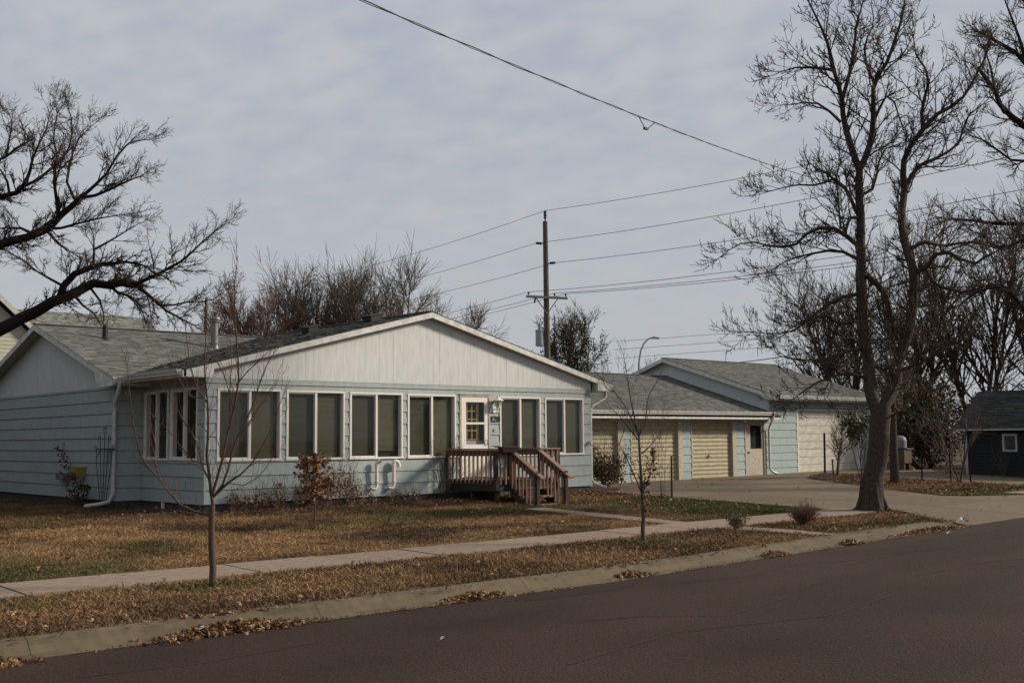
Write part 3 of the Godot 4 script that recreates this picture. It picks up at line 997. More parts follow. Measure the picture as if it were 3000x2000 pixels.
	for z in [[3.3, 4.75], [4.75, 6.2], [6.2, 7.56], [8.72, 10.0], [10.0, 11.33]]:
		slab(shrink(6.15, 6.75, z[0], z[1], 0.006), 0.012, 0.12, rng.randf_range(0.8, 0.95), path, "concrete")

	# driveway
	var drive := thing("driveway", "wide grey brown concrete driveway in front of the garages", "driveway", Vector3.ZERO)
	drive.set_meta("kind", "structure")
	var whole := PackedVector2Array(DRIVE)
	var cuts := [[11.0, 14.35], [14.35, 17.4], [17.4, 20.6], [20.6, 24.8], [24.8, 33.0]]
	var zc := [[-3.4, -0.2], [-0.2, 3.0], [3.0, 6.0], [6.0, 8.8], [8.8, 11.6]]
	var isl := PackedVector2Array([Vector2(8, 8.3), Vector2(12.3, 8.3), Vector2(12.75, 8.7), Vector2(12.1, 9.6), Vector2(11.4, 10.4), Vector2(10.7, 11.2), Vector2(8, 11.2)])
	for a in cuts:
		for b in zc:
			var cell := shrink(a[0], a[1], b[0], b[1], 0.016)
			for part in Geometry2D.intersect_polygons(whole, cell):
				for p2 in Geometry2D.clip_polygons(part, isl):
					# split again so the slab follows the ground
					for sx in 3:
						for sz in 2:
							var w: float = (a[1] - a[0]) / 3.0
							var d: float = (b[1] - b[0]) / 2.0
							var sub := shrink(a[0] + sx * w, a[0] + sx * w + w, b[0] + sz * d, b[0] + sz * d + d, 0.0)
							for p3 in Geometry2D.intersect_polygons(p2, sub):
								if p3.size() >= 3:
									slab(p3, 0.012, 0.14, 0.92 + 0.1 * sin(a[0] * 7.0 + b[0] * 3.0), drive, "drive_concrete")


func make_turf() -> void:
	# one tuft of dead blades, planted over and over
	var meshes := []
	for kind in 3:
		var g := Geo.new()
		for i in 18:
			var a := rng.randf() * TAU
			var p := Vector3(cos(a), 0, sin(a)) * 0.10 * sqrt(rng.randf())
			var lean := rng.randf() * TAU
			var d := Vector3(cos(lean) * rng.randf_range(0.5, 1.5), 1.0, sin(lean) * rng.randf_range(0.5, 1.5)).normalized()
			var s := d.cross(Vector3(rng.randfn(), 0.1, rng.randfn())).normalized()
			var t := rng.randf_range(0.7, 1.25)
			g.col = Color(t, t * rng.randf_range(0.93, 1.03), t * rng.randf_range(0.8, 1.1))
			g.leaf(p - Vector3.UP * 0.01, d, s, rng.randf_range(0.035, 0.085) * (1.35 if kind == 2 else 1.0), rng.randf_range(0.005, 0.010), rng.randf_range(-0.35, 0.35))
		meshes.append(g.mesh())
	var spots := [[], [], []]
	var tints := [[], [], []]
	var tries := 130000
	for i in tries:
		var x := rng.randf_range(-11.0, 33.0)
		var z := rng.randf_range(-12.0, 11.6)
		if not lawn(x, z) and not (rng.randf() < 0.55 and (lawn(x, z - 0.07) or lawn(x, z + 0.07)) and absf(z) > 0.2 and not on_drive(x, z)):
			continue
		if x > 12 and z < 8.3 and x < 17.5:
			continue
		var dist := Vector2(x + 11.2, z - 22.3).length()
		if rng.randf() > clampf(20.0 / dist, 0.2, 1.0):
			continue
		var k := 2 if rng.randf() < 0.12 else rng.randi() % 2
		var size := rng.randf_range(0.75, 1.25)
		if z > 8.7:
			size *= 1.15
		var b := Basis(Vector3.UP, rng.randf() * TAU).scaled(Vector3(size * 1.15, size * rng.randf_range(0.6, 1.1), size * 1.15))
		spots[k].append(Transform3D(b, Vector3(x, maxf(earth_y(x, z), ground_y(x, z) - 0.02), z)))
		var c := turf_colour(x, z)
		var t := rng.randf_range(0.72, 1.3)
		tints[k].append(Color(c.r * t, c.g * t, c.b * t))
	for k in 3:
		var o := many("grass", meshes[k], M.blade, spots[k], tints[k])
		tag(o, ["short matted straw coloured lawn grass", "dry tan lawn grass with green patches", "longer loose dead grass blades in the lawn"][k], "grass", "", "stuff")


func leaf_mesh() -> ArrayMesh:
	var g := Geo.new()
	g.leaf(Vector3(-0.5, 0.0, 0), Vector3(1, 0.12, 0).normalized(), Vector3(0, 0.35, 1).normalized(), 1.0, 0.36, 0.3)
	g.leaf(Vector3(-0.5, 0.02, 0), Vector3(1, 0.3, 0.25).normalized(), Vector3(-0.2, -0.6, 1).normalized(), 0.85, 0.34, 0.35)
	g.leaf(Vector3(-0.2, 0.03, 0.05), Vector3(0.5, 0.2, 0.8).normalized(), Vector3(-0.8, 0.2, 0.5).normalized(), 0.6, 0.36, -0.3)
	return g.mesh()


const LEAF_TONES := [Color(0.26, 0.13, 0.055), Color(0.17, 0.085, 0.04), Color(0.10, 0.055, 0.032), Color(0.33, 0.20, 0.10), Color(0.22, 0.10, 0.04), Color(0.28, 0.19, 0.11), Color(0.13, 0.06, 0.03), Color(0.30, 0.15, 0.05)]


func scatter_leaves(mesh: Mesh) -> void:
	var spots := []
	var tints := []
	for i in 26000:
		var x := rng.randf_range(-11.0, 27.0)
		var z := rng.randf_range(-4.0, 11.8)
		var dens := 0.055
		if x > 8.4 and x < 12.6 and z > 0.3 and z < 4.2:
			dens = 0.95 if x < 11.4 else 0.6
		elif x > 8.5 and x < 11.7 and z < 7.5:
			dens = 0.22
		elif x > -1.5 and x < 9 and z > 0.0 and z < 1.6:
			dens = 0.5
		elif z > 8.7 and z < 11.5:
			dens = 0.17
		elif x > 16:
			dens = 0.7
		if on_drive(x, z) or on_walk(x, z) or on_path(x, z):
			dens = 0.012
		elif not lawn(x, z):
			continue
		dens *= clampf(0.75 + 1.6 * patch_noise.get_noise_2d(x * 2.0 + 9.0, z * 2.0), 0.15, 2.0)
		if rng.randf() > dens:
			continue
		var s := rng.randf_range(0.045, 0.095)
		var b := Basis.from_euler(Vector3(rng.randf_range(-0.7, 0.7), rng.randf() * TAU, rng.randf_range(-0.7, 0.7))).scaled(Vector3(s, s, s))
		spots.append(Transform3D(b, Vector3(x, ground_y(x, z) + rng.randf_range(0.02, 0.05), z)))
		var t := rng.randf_range(0.7, 1.2)
		var c: Color = LEAF_TONES[rng.randi() % LEAF_TONES.size()]
		tints.append(Color(c.r * t, c.g * t, c.b * t))
	for i in 1500:
		var x := rng.randf_range(-10.0, 10.6)
		if rng.randf() > clampf(0.45 + 1.5 * patch_noise.get_noise_2d(x * 1.6, 3.0), 0.08, 1.0):
			continue
		var z := kerb_z(x) + 0.27 + absf(rng.randfn()) * 0.05
		var s := rng.randf_range(0.02, 0.05)
		var b := Basis.from_euler(Vector3(rng.randf_range(-0.4, 0.4), rng.randf() * TAU, rng.randf_range(-0.4, 0.4))).scaled(Vector3(s, s, s))
		spots.append(Transform3D(b, Vector3(x, ground_y(x, 20.0) + 0.022, z)))
		var c: Color = LEAF_TONES[rng.randi() % LEAF_TONES.size()]
		tints.append(Color(c.r * 0.8, c.g * 0.8, c.b * 0.8))
	var o := many("fallen_leaves", mesh, M.litter, spots, tints)
	tag(o, "brown fallen leaves scattered over the lawn and beds", "leaves", "", "stuff")


func leaf_pile(mesh: Mesh, at: Vector2, long: float, wide: float, high: float, count: int, turn: float, label: String) -> void:
	var spots := []
	var tints := []
	for i in count:
		var u := clampf(rng.randfn() * 0.42, -1.0, 1.0)
		var w := clampf(rng.randfn() * 0.45, -1.0, 1.0)
		var x := at.x + u * long * cos(turn) - w * wide * sin(turn)
		var z := at.y + u * long * sin(turn) + w * wide * cos(turn)
		var y := ground_y(x, maxf(z, kerb_z(x) + 0.25)) + rng.randf() * high * exp(-u * u * 2.0 - w * w * 2.0) + 0.015
		y = maxf(y, -0.14 + 0.008 * clampf(x, 0, 60) + 0.02 if z < kerb_z(x) + 0.03 else y)
		var s := rng.randf_range(0.04, 0.085)
		var b := Basis.from_euler(Vector3(rng.randf_range(-1.2, 1.2), rng.randf() * TAU, rng.randf_range(-1.2, 1.2))).scaled(Vector3(s, s, s))
		spots.append(Transform3D(b, Vector3(x, y, z)))
		var t := rng.randf_range(0.55, 1.0)
		var c: Color = LEAF_TONES[rng.randi() % LEAF_TONES.size()]
		tints.append(Color(c.r * t, c.g * t, c.b * t))
	var o := many("leaf_pile", mesh, M.litter, spots, tints)
	tag(o, label, "leaf pile", "leaf piles in the gutter" if at.y > 10.0 else "leaf heaps on the ground", "stuff")


# ---------------------------------------------------------------- building pieces
func wall_frame(o: Vector3, u: Vector3, n: Vector3) -> Dictionary:
	return {"o": o, "u": u, "n": n}


# lap boards, one mesh each, cut round the openings ([u0, u1, y0, y1])
func lap_siding(f: Dictionary, u0: float, u1: float, y0: float, y1: float, course: float, holes: Array, m: String, parent: Node3D, joint := 3.7) -> void:
	var y := y0
	var row := 0
	while y < y1 - 0.02:
		var t := minf(y + course, y1)
		var cuts := [u0, u1]
		for h in holes:
			if h[2] < t - 0.01 and h[3] > y + 0.01:
				cuts.append_array([h[0], h[1]])
		var q := u0 + joint * (0.35 + 0.5 * fmod(row * 0.61, 1.0))
		while q < u1 - 0.4:
			cuts.append(q)
			q += joint
		cuts.sort()
		for i in cuts.size() - 1:
			var a: float = cuts[i]
			var b: float = cuts[i + 1]
			if b - a < 0.02:
				continue
			var spans := [[y, t]]
			for h in holes:
				if h[0] < b - 0.01 and h[1] > a + 0.01:
					var left := []
					for s in spans:
						if h[2] > s[0] + 0.01:
							left.append([s[0], minf(s[1], h[2])])
						if h[3] < s[1] - 0.01:
							left.append([maxf(s[0], h[3]), s[1]])
					spans = left
			for s in spans:
				if s[1] - s[0] < 0.015:
					continue
				var g := Geo.new()
				var tone := rng.randf_range(0.93, 1.03)
				g.col = Color(tone, tone, tone)
				var k0: float = (s[0] - y) / course
				var k1: float = (s[1] - y) / course
				var foot := 0.010 if s[0] == y and y > y0 + 0.01 else 0.001
				g.wedge(f, a + 0.0015, b - 0.0015, s[0] + foot, s[1], -0.02, lerpf(0.022, 0.003, k0), lerpf(0.022, 0.003, k1))
				put("siding_board", g, M[m], parent)
		y = t
		row += 1


# upright grooved panels under a rake
func gable_panels(f: Dictionary, u0: float, u1: float, base: float, top: Callable, ridge: float, pitch: float, m: String, parent: Node3D, proud := 0.0) -> void:
	var u := u0
	var i := 0
	while u < u1 - 0.01:
		var e := minf(u + pitch, u1)
		var gap := 0.0015 if i % 6 != 5 else 0.005
		var poly := PackedVector2Array([Vector2(u, base), Vector2(e - gap, base), Vector2(e - gap, top.call(e - gap))])
		if ridge > u + 0.01 and ridge < e - gap - 0.01:
			poly.append(Vector2(ridge, top.call(ridge)))
		poly.append(Vector2(u, top.call(u)))
		if poly[2].y - base > 0.01 or poly[-1].y - base > 0.01:
			var g := Geo.new()
			var tone := rng.randf_range(0.98, 1.01)
			g.col = Color(tone, tone, tone)
			var dw: float = proud + rng.randf_range(-0.0015, 0.0015)
			g.prism(poly, f.o + f.n * -0.02, f.u, Vector3.UP, f.n * (0.03 + dw))
			put("gable_panel", g, M[m], parent)
		u = e
		i += 1


const SHINGLE_TONES := [Color(0.225, 0.226, 0.203), Color(0.19, 0.192, 0.172), Color(0.255, 0.255, 0.23), Color(0.165, 0.168, 0.150)]


# rows of laminated shingles on a slope: o at the eave's left end, u along the eave, s up the slope
func shingle_slope(called: String, o: Vector3, u: Vector3, s: Vector3, long: float, up: float, inside: Callable, parent: Node3D, dark := 1.0, m := "shingle") -> void:
	var g := Geo.new()
	var nn := u.cross(s).normalized()
	if nn.y < 0:
		nn = -nn
	var row := 0.142
	var rows := int(ceil(up / row))
	for j in rows:
		var a := -rng.randf() * 0.3
		var v0 := j * row
		var v1 := minf(v0 + row + 0.012, up)
		while a < long:
			var w := rng.randf_range(0.12, 0.34)
			var x0 := clampf(a, 0.0, long)
			var x1 := clampf(a + w - 0.002, 0.0, long)
			if x1 - x0 > 0.01 and inside.call(o + u * (x0 + x1) * 0.5 + s * v0):
				var base: Color = SHINGLE_TONES[rng.randi() % 4]
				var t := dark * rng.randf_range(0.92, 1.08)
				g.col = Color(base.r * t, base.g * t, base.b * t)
				var th := 0.007 + (0.008 if rng.randf() < 0.55 else 0.0)
				var p0 := o + u * x0 + s * v0
				var p1 := o + u * x1 + s * v0
				var p2 := o + u * x1 + s * v1
				var p3 := o + u * x0 + s * v1
				if rng.randf() < 0.62:
					# the dark band printed along the top of a laminated tab
					var m0 := p0.lerp(p3, 0.58)
					var m1 := p1.lerp(p2, 0.58)
					g.face([p0 + nn * th, p1 + nn * th, m1 + nn * (th * 0.42 + 0.001), m0 + nn * (th * 0.42 + 0.001)], nn)
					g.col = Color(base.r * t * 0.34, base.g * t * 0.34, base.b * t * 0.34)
					g.face([m0 + nn * (th * 0.42 + 0.001), m1 + nn * (th * 0.42 + 0.001), p2 + nn * 0.002, p3 + nn * 0.002], nn)
					g.col = Color(base.r * t, base.g * t, base.b * t)
				else:
					g.face([p0 + nn * th, p1 + nn * th, p2 + nn * 0.002, p3 + nn * 0.002], nn)
				g.face([p0 - nn * 0.004, p1 - nn * 0.004, p1 + nn * th, p0 + nn * th], -s)
				g.face([p0 - nn * 0.004, p0 + nn * th, p3 + nn * 0.002], -u)
				g.face([p1 - nn * 0.004, p1 + nn * th, p2 + nn * 0.002], u)
			a += w
	var r := put(called, g, M[m], parent)
	r.set_meta("kind", "stuff")


func sliding_window(f: Dictionary, u0: float, u1: float, y0: float, y1: float, parent: Node3D, white := "window_white", raise := 0.0, inner := "blind", curtain := false) -> Node3D:
	var fg := Geo.new()
	var b := 0.042
	fg.wbox(f, u0, u1, y1 - b, y1, -0.12, 0.032)
	fg.wbox(f, u0 - 0.012, u1 + 0.012, y0 - 0.004, y0 + b, -0.12, 0.045)
	fg.wbox(f, u0, u0 + b, y0 + b, y1 - b, -0.12, 0.030)
	fg.wbox(f, u1 - b, u1, y0 + b, y1 - b, -0.12, 0.030)
	var um := (u0 + u1) / 2.0
	fg.wbox(f, um - 0.028, um + 0.028, y0 + b, y1 - b, -0.06, 0.020)
	var win := put("window", fg, M[white], parent)
	# sliding sash on the left
	var sg := Geo.new()
	var a := u0 + b + 0.004
	var e := um - 0.030
	sg.wbox(f, a, e, y0 + b + 0.002, y0 + b + 0.032, -0.028, 0.006)
	sg.wbox(f, a, e, y1 - b - 0.03, y1 - b - 0.002, -0.028, 0.006)
	sg.wbox(f, a, a + 0.02, y0 + b + 0.032, y1 - b - 0.03, -0.028, 0.006)
	put("sash", sg, M[white], win)
	var g1 := Geo.new()
	g1.wbox(f, a + 0.02, e, y0 + b + 0.032, y1 - b - 0.03, -0.018, -0.013)
	put("pane", g1, M.glass, win)
	var g2 := Geo.new()
	g2.wbox(f, um + 0.029, u1 - b - 0.001, y0 + b + 0.001, y1 - b - 0.001, -0.046, -0.041)
	put("pane", g2, M.glass, win)
	# blinds behind the glass
	var shade := rng.randf_range(0.75, 1.25)
	for side in 2:
		var l := (u0 + b + 0.02) if side == 0 else um + 0.05
		var r := um - 0.02 if side == 0 else u1 - b - 0.11
		if curtain:
			var cg := Geo.new()
			var k := 16
			var c0 := l if side == 1 else r - (r - l) * 0.25
			for i in k:
				var q0 := lerpf(c0, r, float(i) / k)
				var q1 := lerpf(c0, r, float(i + 1) / k)
				var w0 := -0.085 + 0.018 * sin(i * 1.9)
				var w1 := -0.085 + 0.018 * sin((i + 1) * 1.9)
				cg.flat([f.o + f.u * q0 + Vector3(0, y0 + b, 0) + f.n * w0, f.o + f.u * q0 + Vector3(0, y1 - b, 0) + f.n * w0, f.o + f.u * q1 + Vector3(0, y1 - b, 0) + f.n * w1, f.o + f.u * q1 + Vector3(0, y0 + b, 0) + f.n * w1])
			put("curtain", cg, M.curtain, win)
		else:
			var bg := Geo.new()
			var bot := y0 + b + 0.012 + (raise if side == 1 else 0.0)
			var k := 44
			for i in k:
				var t0 := lerpf(bot, y1 - b, float(i) / k)
				var t1 := lerpf(bot, y1 - b, float(i + 1) / k)
				var tone := shade * rng.randf_range(0.82, 1.1)
				bg.col = Color(tone, tone, tone)
				bg.wedge(f, l, r, t0, t1, -0.092, -0.080, -0.086)
			put("blind", bg, M[inner if side == 1 else "screen"], win)
	return win


func downspout(called: String, pts: PackedVector3Array, parent: Node3D, wide := 0.075) -> void:
	var g := Geo.new()
	var cv := Curve3D.new()
	for p in pts:
		cv.add_point(p)
	g.tube(pts, wide * 0.62, wide * 0.62, 4, true)
	put(called, g, M.gutter, parent)


func gutter_run(a: Vector3, b: Vector3, out: Vector3, parent: Node3D, called := "gutter") -> void:
	var g := Geo.new()
	var poly := PackedVector2Array([Vector2(0, 0), Vector2(0, -0.125), Vector2(0.075, -0.125), Vector2(0.085, -0.085), Vector2(0.105, -0.06), Vector2(0.118, -0.02), Vector2(0.125, 0.0), Vector2(0.105, 0.0), Vector2(0.10, -0.025), Vector2(0.015, -0.025), Vector2(0.012, 0.0)])
	g.prism(poly, a, out, Vector3.UP, b - a)
	put(called, g, M.gutter, parent)


# ---------------------------------------------------------------- the house
func make_house() -> void:
	var house := thing("house", "single storey pale blue house with wide white gable and window row", "house", Vector3(5.9, 0.15, 0.0))
	var F := wall_frame(Vector3.ZERO, Vector3.RIGHT, Vector3.BACK)
	var PW := wall_frame(Vector3(0, 0, -3.2), Vector3.BACK, Vector3.LEFT)
	var WW := wall_frame(Vector3(-0.59, 0, -12.5), Vector3.BACK, Vector3.LEFT)
	var WF := wall_frame(Vector3(-0.59, 0, -3.2), Vector3.RIGHT, Vector3.BACK)
	var PE := wall_frame(Vector3(11.75, 0, 0), Vector3.FORWARD, Vector3.RIGHT)
	# foundation and core walls
	var g := Geo.new()
	g.span(Vector3(0.03, -0.6, -3.3), Vector3(11.72, 0.312, -0.03))
	g.span(Vector3(-0.56, -0.6, -12.5), Vector3(11.7, 0.302, -3.23))
	put("foundation", g, M.foundation, house)
	g = Geo.new()
	g.span(Vector3(0.13, 0.29, -4.0), Vector3(11.62, 2.99, -0.13))
	g.span(Vector3(-0.50, 0.29, -12.4), Vector3(11.6, 2.99, -3.29))
	put("wall", g, M.dark_room, house)
	# openings
	var wins := [[0.269, 1.828, 1.215, 2.782], [1.957, 3.506, 1.207, 2.776], [3.647, 5.178, 1.197, 2.768], [5.330, 6.840, 1.190, 2.760], [8.324, 9.791, 1.19, 2.752], [9.956, 11.44, 1.19, 2.750]]
	var holes := wins.duplicate()
	holes.append([6.965, 7.975, 0.65, 2.778])
	lap_siding(F, 0.0, 11.75, 0.31, 3.0, 0.2855, holes, "siding", house)
	var pwins := [[0.18, 1.43, 1.232, 2.80], [1.565, 2.865, 1.238, 2.808]]
	lap_siding(PW, 0.0, 3.2, 0.30, 2.99, 0.2855, pwins, "siding", house)
	lap_siding(WF, 0.0, 0.588, 0.30, 2.99, 0.2855, [], "siding", house)
	lap_siding(WW, 0.0, 9.3, 0.30, 2.93, 0.2855, [], "siding", house, 2.44)
	lap_siding(PE, 0.0, 3.2, 0.31, 2.97, 0.2855, [], "siding", house)
	var cg := Geo.new()
	cg.wbox(F, -0.02, 0.0, 0.31, 2.99, -0.03, 0.022)
	put("corner_trim", cg, M.siding, house)
	for i in wins.size():
		var w: Array = wins[i]
		sliding_window(F, w[0], w[1], w[2], w[3], house, "window_white", 0.13 if i == 2 else 0.0)
	for w in pwins:
		sliding_window(PW, w[0], w[1], w[2], w[3], house, "window_white", 0.0, "blind", true)
	# white gable over the porch
	var soff := func(x: float) -> float:
		return 4.655 - 0.2525 * absf(x - 5.95)
	gable_panels(F, 0.0, 11.75, 3.0, soff, 5.95, 0.204, "white_panel", house, 0.012)
	var wsoff := func(u: float) -> float:
		return 4.60 - 0.318 * absf(u - 4.63)
	gable_panels(WW, 0.0, 9.3, 2.93, wsoff, 4.63, 0.41, "white_panel", house, 0.012)
	# roof slabs
	var rise := Vector3(1, 0.2525, 0)
	g = Geo.new()
	for s in [-1, 1]:
		var poly := PackedVector2Array([Vector2(5.95, 4.80), Vector2(5.95, 4.72), Vector2(5.95 + s * 6.52, 4.72 - 0.2525 * 6.52), Vector2(5.95 + s * 6.52, 4.80 - 0.2525 * 6.52)])
		g.prism(poly, Vector3(0, 0, -13.0), Vector3.RIGHT, Vector3.UP, Vector3(0, 0, 13.20))
	for s in [-1, 1]:
		var poly := PackedVector2Array([Vector2(-7.87, 4.735), Vector2(-7.87, 4.655), Vector2(-7.87 + s * 5.21, 4.655 - 0.318 * 5.21), Vector2(-7.87 + s * 5.21, 4.735 - 0.318 * 5.21)])
		g.prism(poly, Vector3(-0.92, 0, 0), Vector3.BACK, Vector3.UP, Vector3(6.85, 0, 0))
	var roof := put("roof", g, M.roof_deck, house)
	var mainl := Vector3(1, 0.2525, 0).normalized()
	var mainr := Vector3(-1, 0.2525, 0).normalized()
	var wings := Vector3(0, 0.318, -1).normalized()
	var vis_main := func(p: Vector3) -> bool:
		return p.z > -2.9 or p.y > 3.085 + 0.318 * (-2.66 - p.z) - 0.1
	var vis_wing := func(p: Vector3) -> bool:
		return p.y > 3.15 + 0.2525 * (p.x + 0.63) - 0.1
	var all := func(_p: Vector3) -> bool:
		return true
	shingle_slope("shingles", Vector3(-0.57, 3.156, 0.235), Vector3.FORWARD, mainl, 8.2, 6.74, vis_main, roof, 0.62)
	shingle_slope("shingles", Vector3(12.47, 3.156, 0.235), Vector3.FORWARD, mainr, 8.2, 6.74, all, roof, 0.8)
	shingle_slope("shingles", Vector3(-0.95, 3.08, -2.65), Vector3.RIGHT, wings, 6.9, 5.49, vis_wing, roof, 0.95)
	g = Geo.new()
	g.col = SHINGLE_TONES[0]
	g.bar(Vector3(5.95, 4.812, 0.24), Vector3(5.95, 4.812, -8.0), 0.26, 0.02)
	g.bar(Vector3(-0.95, 4.748, -7.87), Vector3(5.9, 4.748, -7.87), 0.26, 0.02)
	put("ridge_cap", g, M.shingle, roof)
	# rakes, soffits, boxed returns
	g = Geo.new()
	var k := 0.2525
	for s in [-1, 1]:
		var xe: float = 5.95 + s * 6.50
		var poly := PackedVector2Array([Vector2(5.95, 4.79), Vector2(xe, 4.79 - k * 6.50), Vector2(xe, 2.965 if s > 0 else 3.0), Vector2(5.95 + s * 5.88, 2.965 if s > 0 else 3.0), Vector2(5.95 + s * 5.88, 4.655 - k * 5.88), Vector2(5.95, 4.655)])
		g.prism(poly, Vector3(0, 0, 0.2), Vector3.RIGHT, Vector3.UP, Vector3(0, 0, 0.024))
	put("rake_board", g, M.white_trim, house)
	g = Geo.new()
	for s in [-1, 1]:
		var poly := PackedVector2Array([Vector2(5.95, 4.70), Vector2(5.95, 4.665), Vector2(5.95 + s * 5.88, 4.665 - k * 5.88), Vector2(5.95 + s * 5.88, 4.70 - k * 5.88)])
		g.prism(poly, Vector3(0, 0, 0.012), Vector3.RIGHT, Vector3.UP, Vector3(0, 0, 0.188))
	put("soffit", g, M.soffit, house)
	g = Geo.new()
	# eave boxes along the porch sides
	g.span(Vector3(-0.60, 2.985, -2.7), Vector3(-0.012, 3.01, 0.198))
	put("soffit", g, M.soffit, house)
	g = Geo.new()
	g.span(Vector3(11.77, 2.955, -3.2), Vector3(12.42, 2.98, 0.198))
	put("soffit", g, M.soffit, house)
	g = Geo.new()
	g.span(Vector3(11.815, 2.981, 0.0), Vector3(11.84, 3.18, 0.199))
	put("soffit", g, M.soffit, house)
	g = Geo.new()
	g.span(Vector3(-0.625, 2.99, -2.7), Vector3(-0.601, 3.14, 0.199))
	put("fascia", g, M.white_trim, house)
	g = Geo.new()
	g.span(Vector3(12.421, 2.96, -3.2), Vector3(12.445, 3.13, 0.199))
	put("fascia", g, M.white_trim, house)
	gutter_run(Vector3(-0.626, 3.165, -2.64), Vector3(-0.626, 3.165, 0.14), Vector3.LEFT, house)
	gutter_run(Vector3(12.446, 3.145, -3.1), Vector3(12.446, 3.145, 0.1), Vector3.RIGHT, house)
	gutter_run(Vector3(-0.93, 3.10, -2.655), Vector3(-0.60, 3.10, -2.655), Vector3.BACK, house)
	# wing gable rake and eave
	g = Geo.new()
	var kw := 0.318
	for s in [-1, 1]:
		var ze: float = -7.87 + s * 5.19
		var poly := PackedVector2Array([Vector2(-7.87, 4.73), Vector2(ze, 4.73 - kw * 5.19), Vector2(ze, 2.915), Vector2(-7.87 + s * 4.3, 2.915), Vector2(-7.87 + s * 4.1, 4.58 - kw * 4.1), Vector2(-7.87, 4.58)])
		g.prism(poly, Vector3(-0.935, 0, 0), Vector3.BACK, Vector3.UP, Vector3(0.024, 0, 0))
	put("rake_board", g, M.white_trim, house)
	g = Geo.new()
	for s in [-1, 1]:
		var poly := PackedVector2Array([Vector2(-7.87, 4.63), Vector2(-7.87, 4.60), Vector2(-7.87 + s * 5.1, 4.60 - kw * 5.1), Vector2(-7.87 + s * 5.1, 4.63 - kw * 5.1)])
		g.prism(poly, Vector3(-0.91, 0, 0), Vector3.BACK, Vector3.UP, Vector3(0.3, 0, 0))
	g.span(Vector3(-0.91, 2.92, -3.22), Vector3(-0.02, 2.945, -2.67))
	put("soffit", g, M.soffit, house)
	g = Geo.new()
	g.span(Vector3(-0.91, 2.93, -2.68), Vector3(-0.0, 3.07, -2.656))
	put("fascia", g, M.white_trim, house)
	# downspouts
	downspout("downspout", PackedVector3Array([Vector3(-0.80, 3.0, -2.58), Vector3(-0.80, 2.86, -2.60), Vector3(-0.70, 2.55, -3.05), Vector3(-0.68, 2.35, -3.13), Vector3(-0.68, 0.48, -3.13), Vector3(-0.72, 0.30, -3.2), Vector3(-0.85, 0.22, -3.55), Vector3(-1.0, 0.17, -3.95)]), house, 0.085)
	downspout("downspout", PackedVector3Array([Vector3(12.5, 3.03, -0.12), Vector3(12.5, 2.86, -0.12), Vector3(12.42, 2.76, -0.10), Vector3(11.95, 2.56, -0.10), Vector3(11.84, 2.45, -0.10), Vector3(11.84, 0.5, -0.10), Vector3(11.88, 0.36, -0.02), Vector3(12.1, 0.26, 0.25)]), house)
	# storm door
	var dg := Geo.new()
	dg.wbox(F, 6.965, 7.022, 0.66, 2.776, -0.12, 0.035)
	dg.wbox(F, 7.922, 7.975, 0.66, 2.776, -0.12, 0.035)
	dg.wbox(F, 7.022, 7.922, 2.725, 2.776, -0.12, 0.035)
	dg.wbox(F, 6.95, 7.99, 2.776, 2.80, -0.02, 0.05)
	var door := put("door", dg, M.cream_trim, house)
	dg = Geo.new()
	dg.wbox(F, 7.026, 7.918, 0.68, 1.505, -0.02, 0.02)
	dg.wbox(F, 7.026, 7.918, 2.588, 2.722, -0.02, 0.02)
	dg.wbox(F, 7.026, 7.176, 1.505, 2.588, -0.02, 0.02)
	dg.wbox(F, 7.796, 7.918, 1.505, 2.588, -0.02, 0.02)
	dg.wbox(F, 7.176, 7.796, 2.02, 2.072, -0.015, 0.018)
	dg.wbox(F, 7.13, 7.82, 0.80, 1.42, 0.019, 0.025)
	put("storm_door", dg, M.window_white, door)
	dg = Geo.new()
	dg.wbox(F, 7.176, 7.796, 1.505, 2.588, -0.006, -0.001)
	put("pane", dg, M.glass, door)
	dg = Geo.new()
	for u in [7.16, 7.29, 7.455, 7.62]:
		dg.wbox(F, u - 0.014, u + 0.014, 1.62, 2.56, -0.105, -0.085)
	for y in [1.63, 1.86, 1.98, 2.15, 2.36, 2.55]:
		dg.wbox(F, 7.15, 7.63, y - 0.014, y + 0.014, -0.106, -0.084)
	dg.wbox(F, 7.63, 7.68, 1.6, 2.58, -0.107, -0.083)
	put("glazing_bars", dg, M.oak, door)
	dg = Geo.new()
	dg.wbox(F, 7.10, 7.86, 0.7, 1.60, -0.115, -0.10)
	put("inner_door", dg, M.grey_paint, door)
	dg = Geo.new()
	dg.tube(PackedVector3Array([Vector3(7.86, 1.62, 0.02), Vector3(7.86, 1.62, 0.06), Vector3(7.86, 1.50, 0.06), Vector3(7.86, 1.50, 0.02)]), 0.012, 0.012, 6, true)
	put("handle", dg, M.galvanised, door)
	# coach lamp
	var lx := 8.14
	var lg := Geo.new()
	lg.box(Vector3(lx - 0.02, 2.40, 0.025), Vector3(0.10, 0.16, 0.03))
	lg.tube(PackedVector3Array([Vector3(lx - 0.02, 2.42, 0.04), Vector3(lx - 0.01, 2.40, 0.09), Vector3(lx, 2.42, 0.15), Vector3(lx, 2.48, 0.165)]), 0.014, 0.014, 8)
	lg.lathe(Vector3(lx, 2.46, 0.165), [Vector2(0.0, -0.015), Vector2(0.05, -0.01), Vector2(0.055, 0.02)], 6)
	lg.lathe(Vector3(lx, 2.46, 0.165), [Vector2(0.145, 0.165), Vector2(0.15, 0.175), Vector2(0.05, 0.235), Vector2(0.028, 0.26), Vector2(0.02, 0.29), Vector2(0.0, 0.30)], 6)
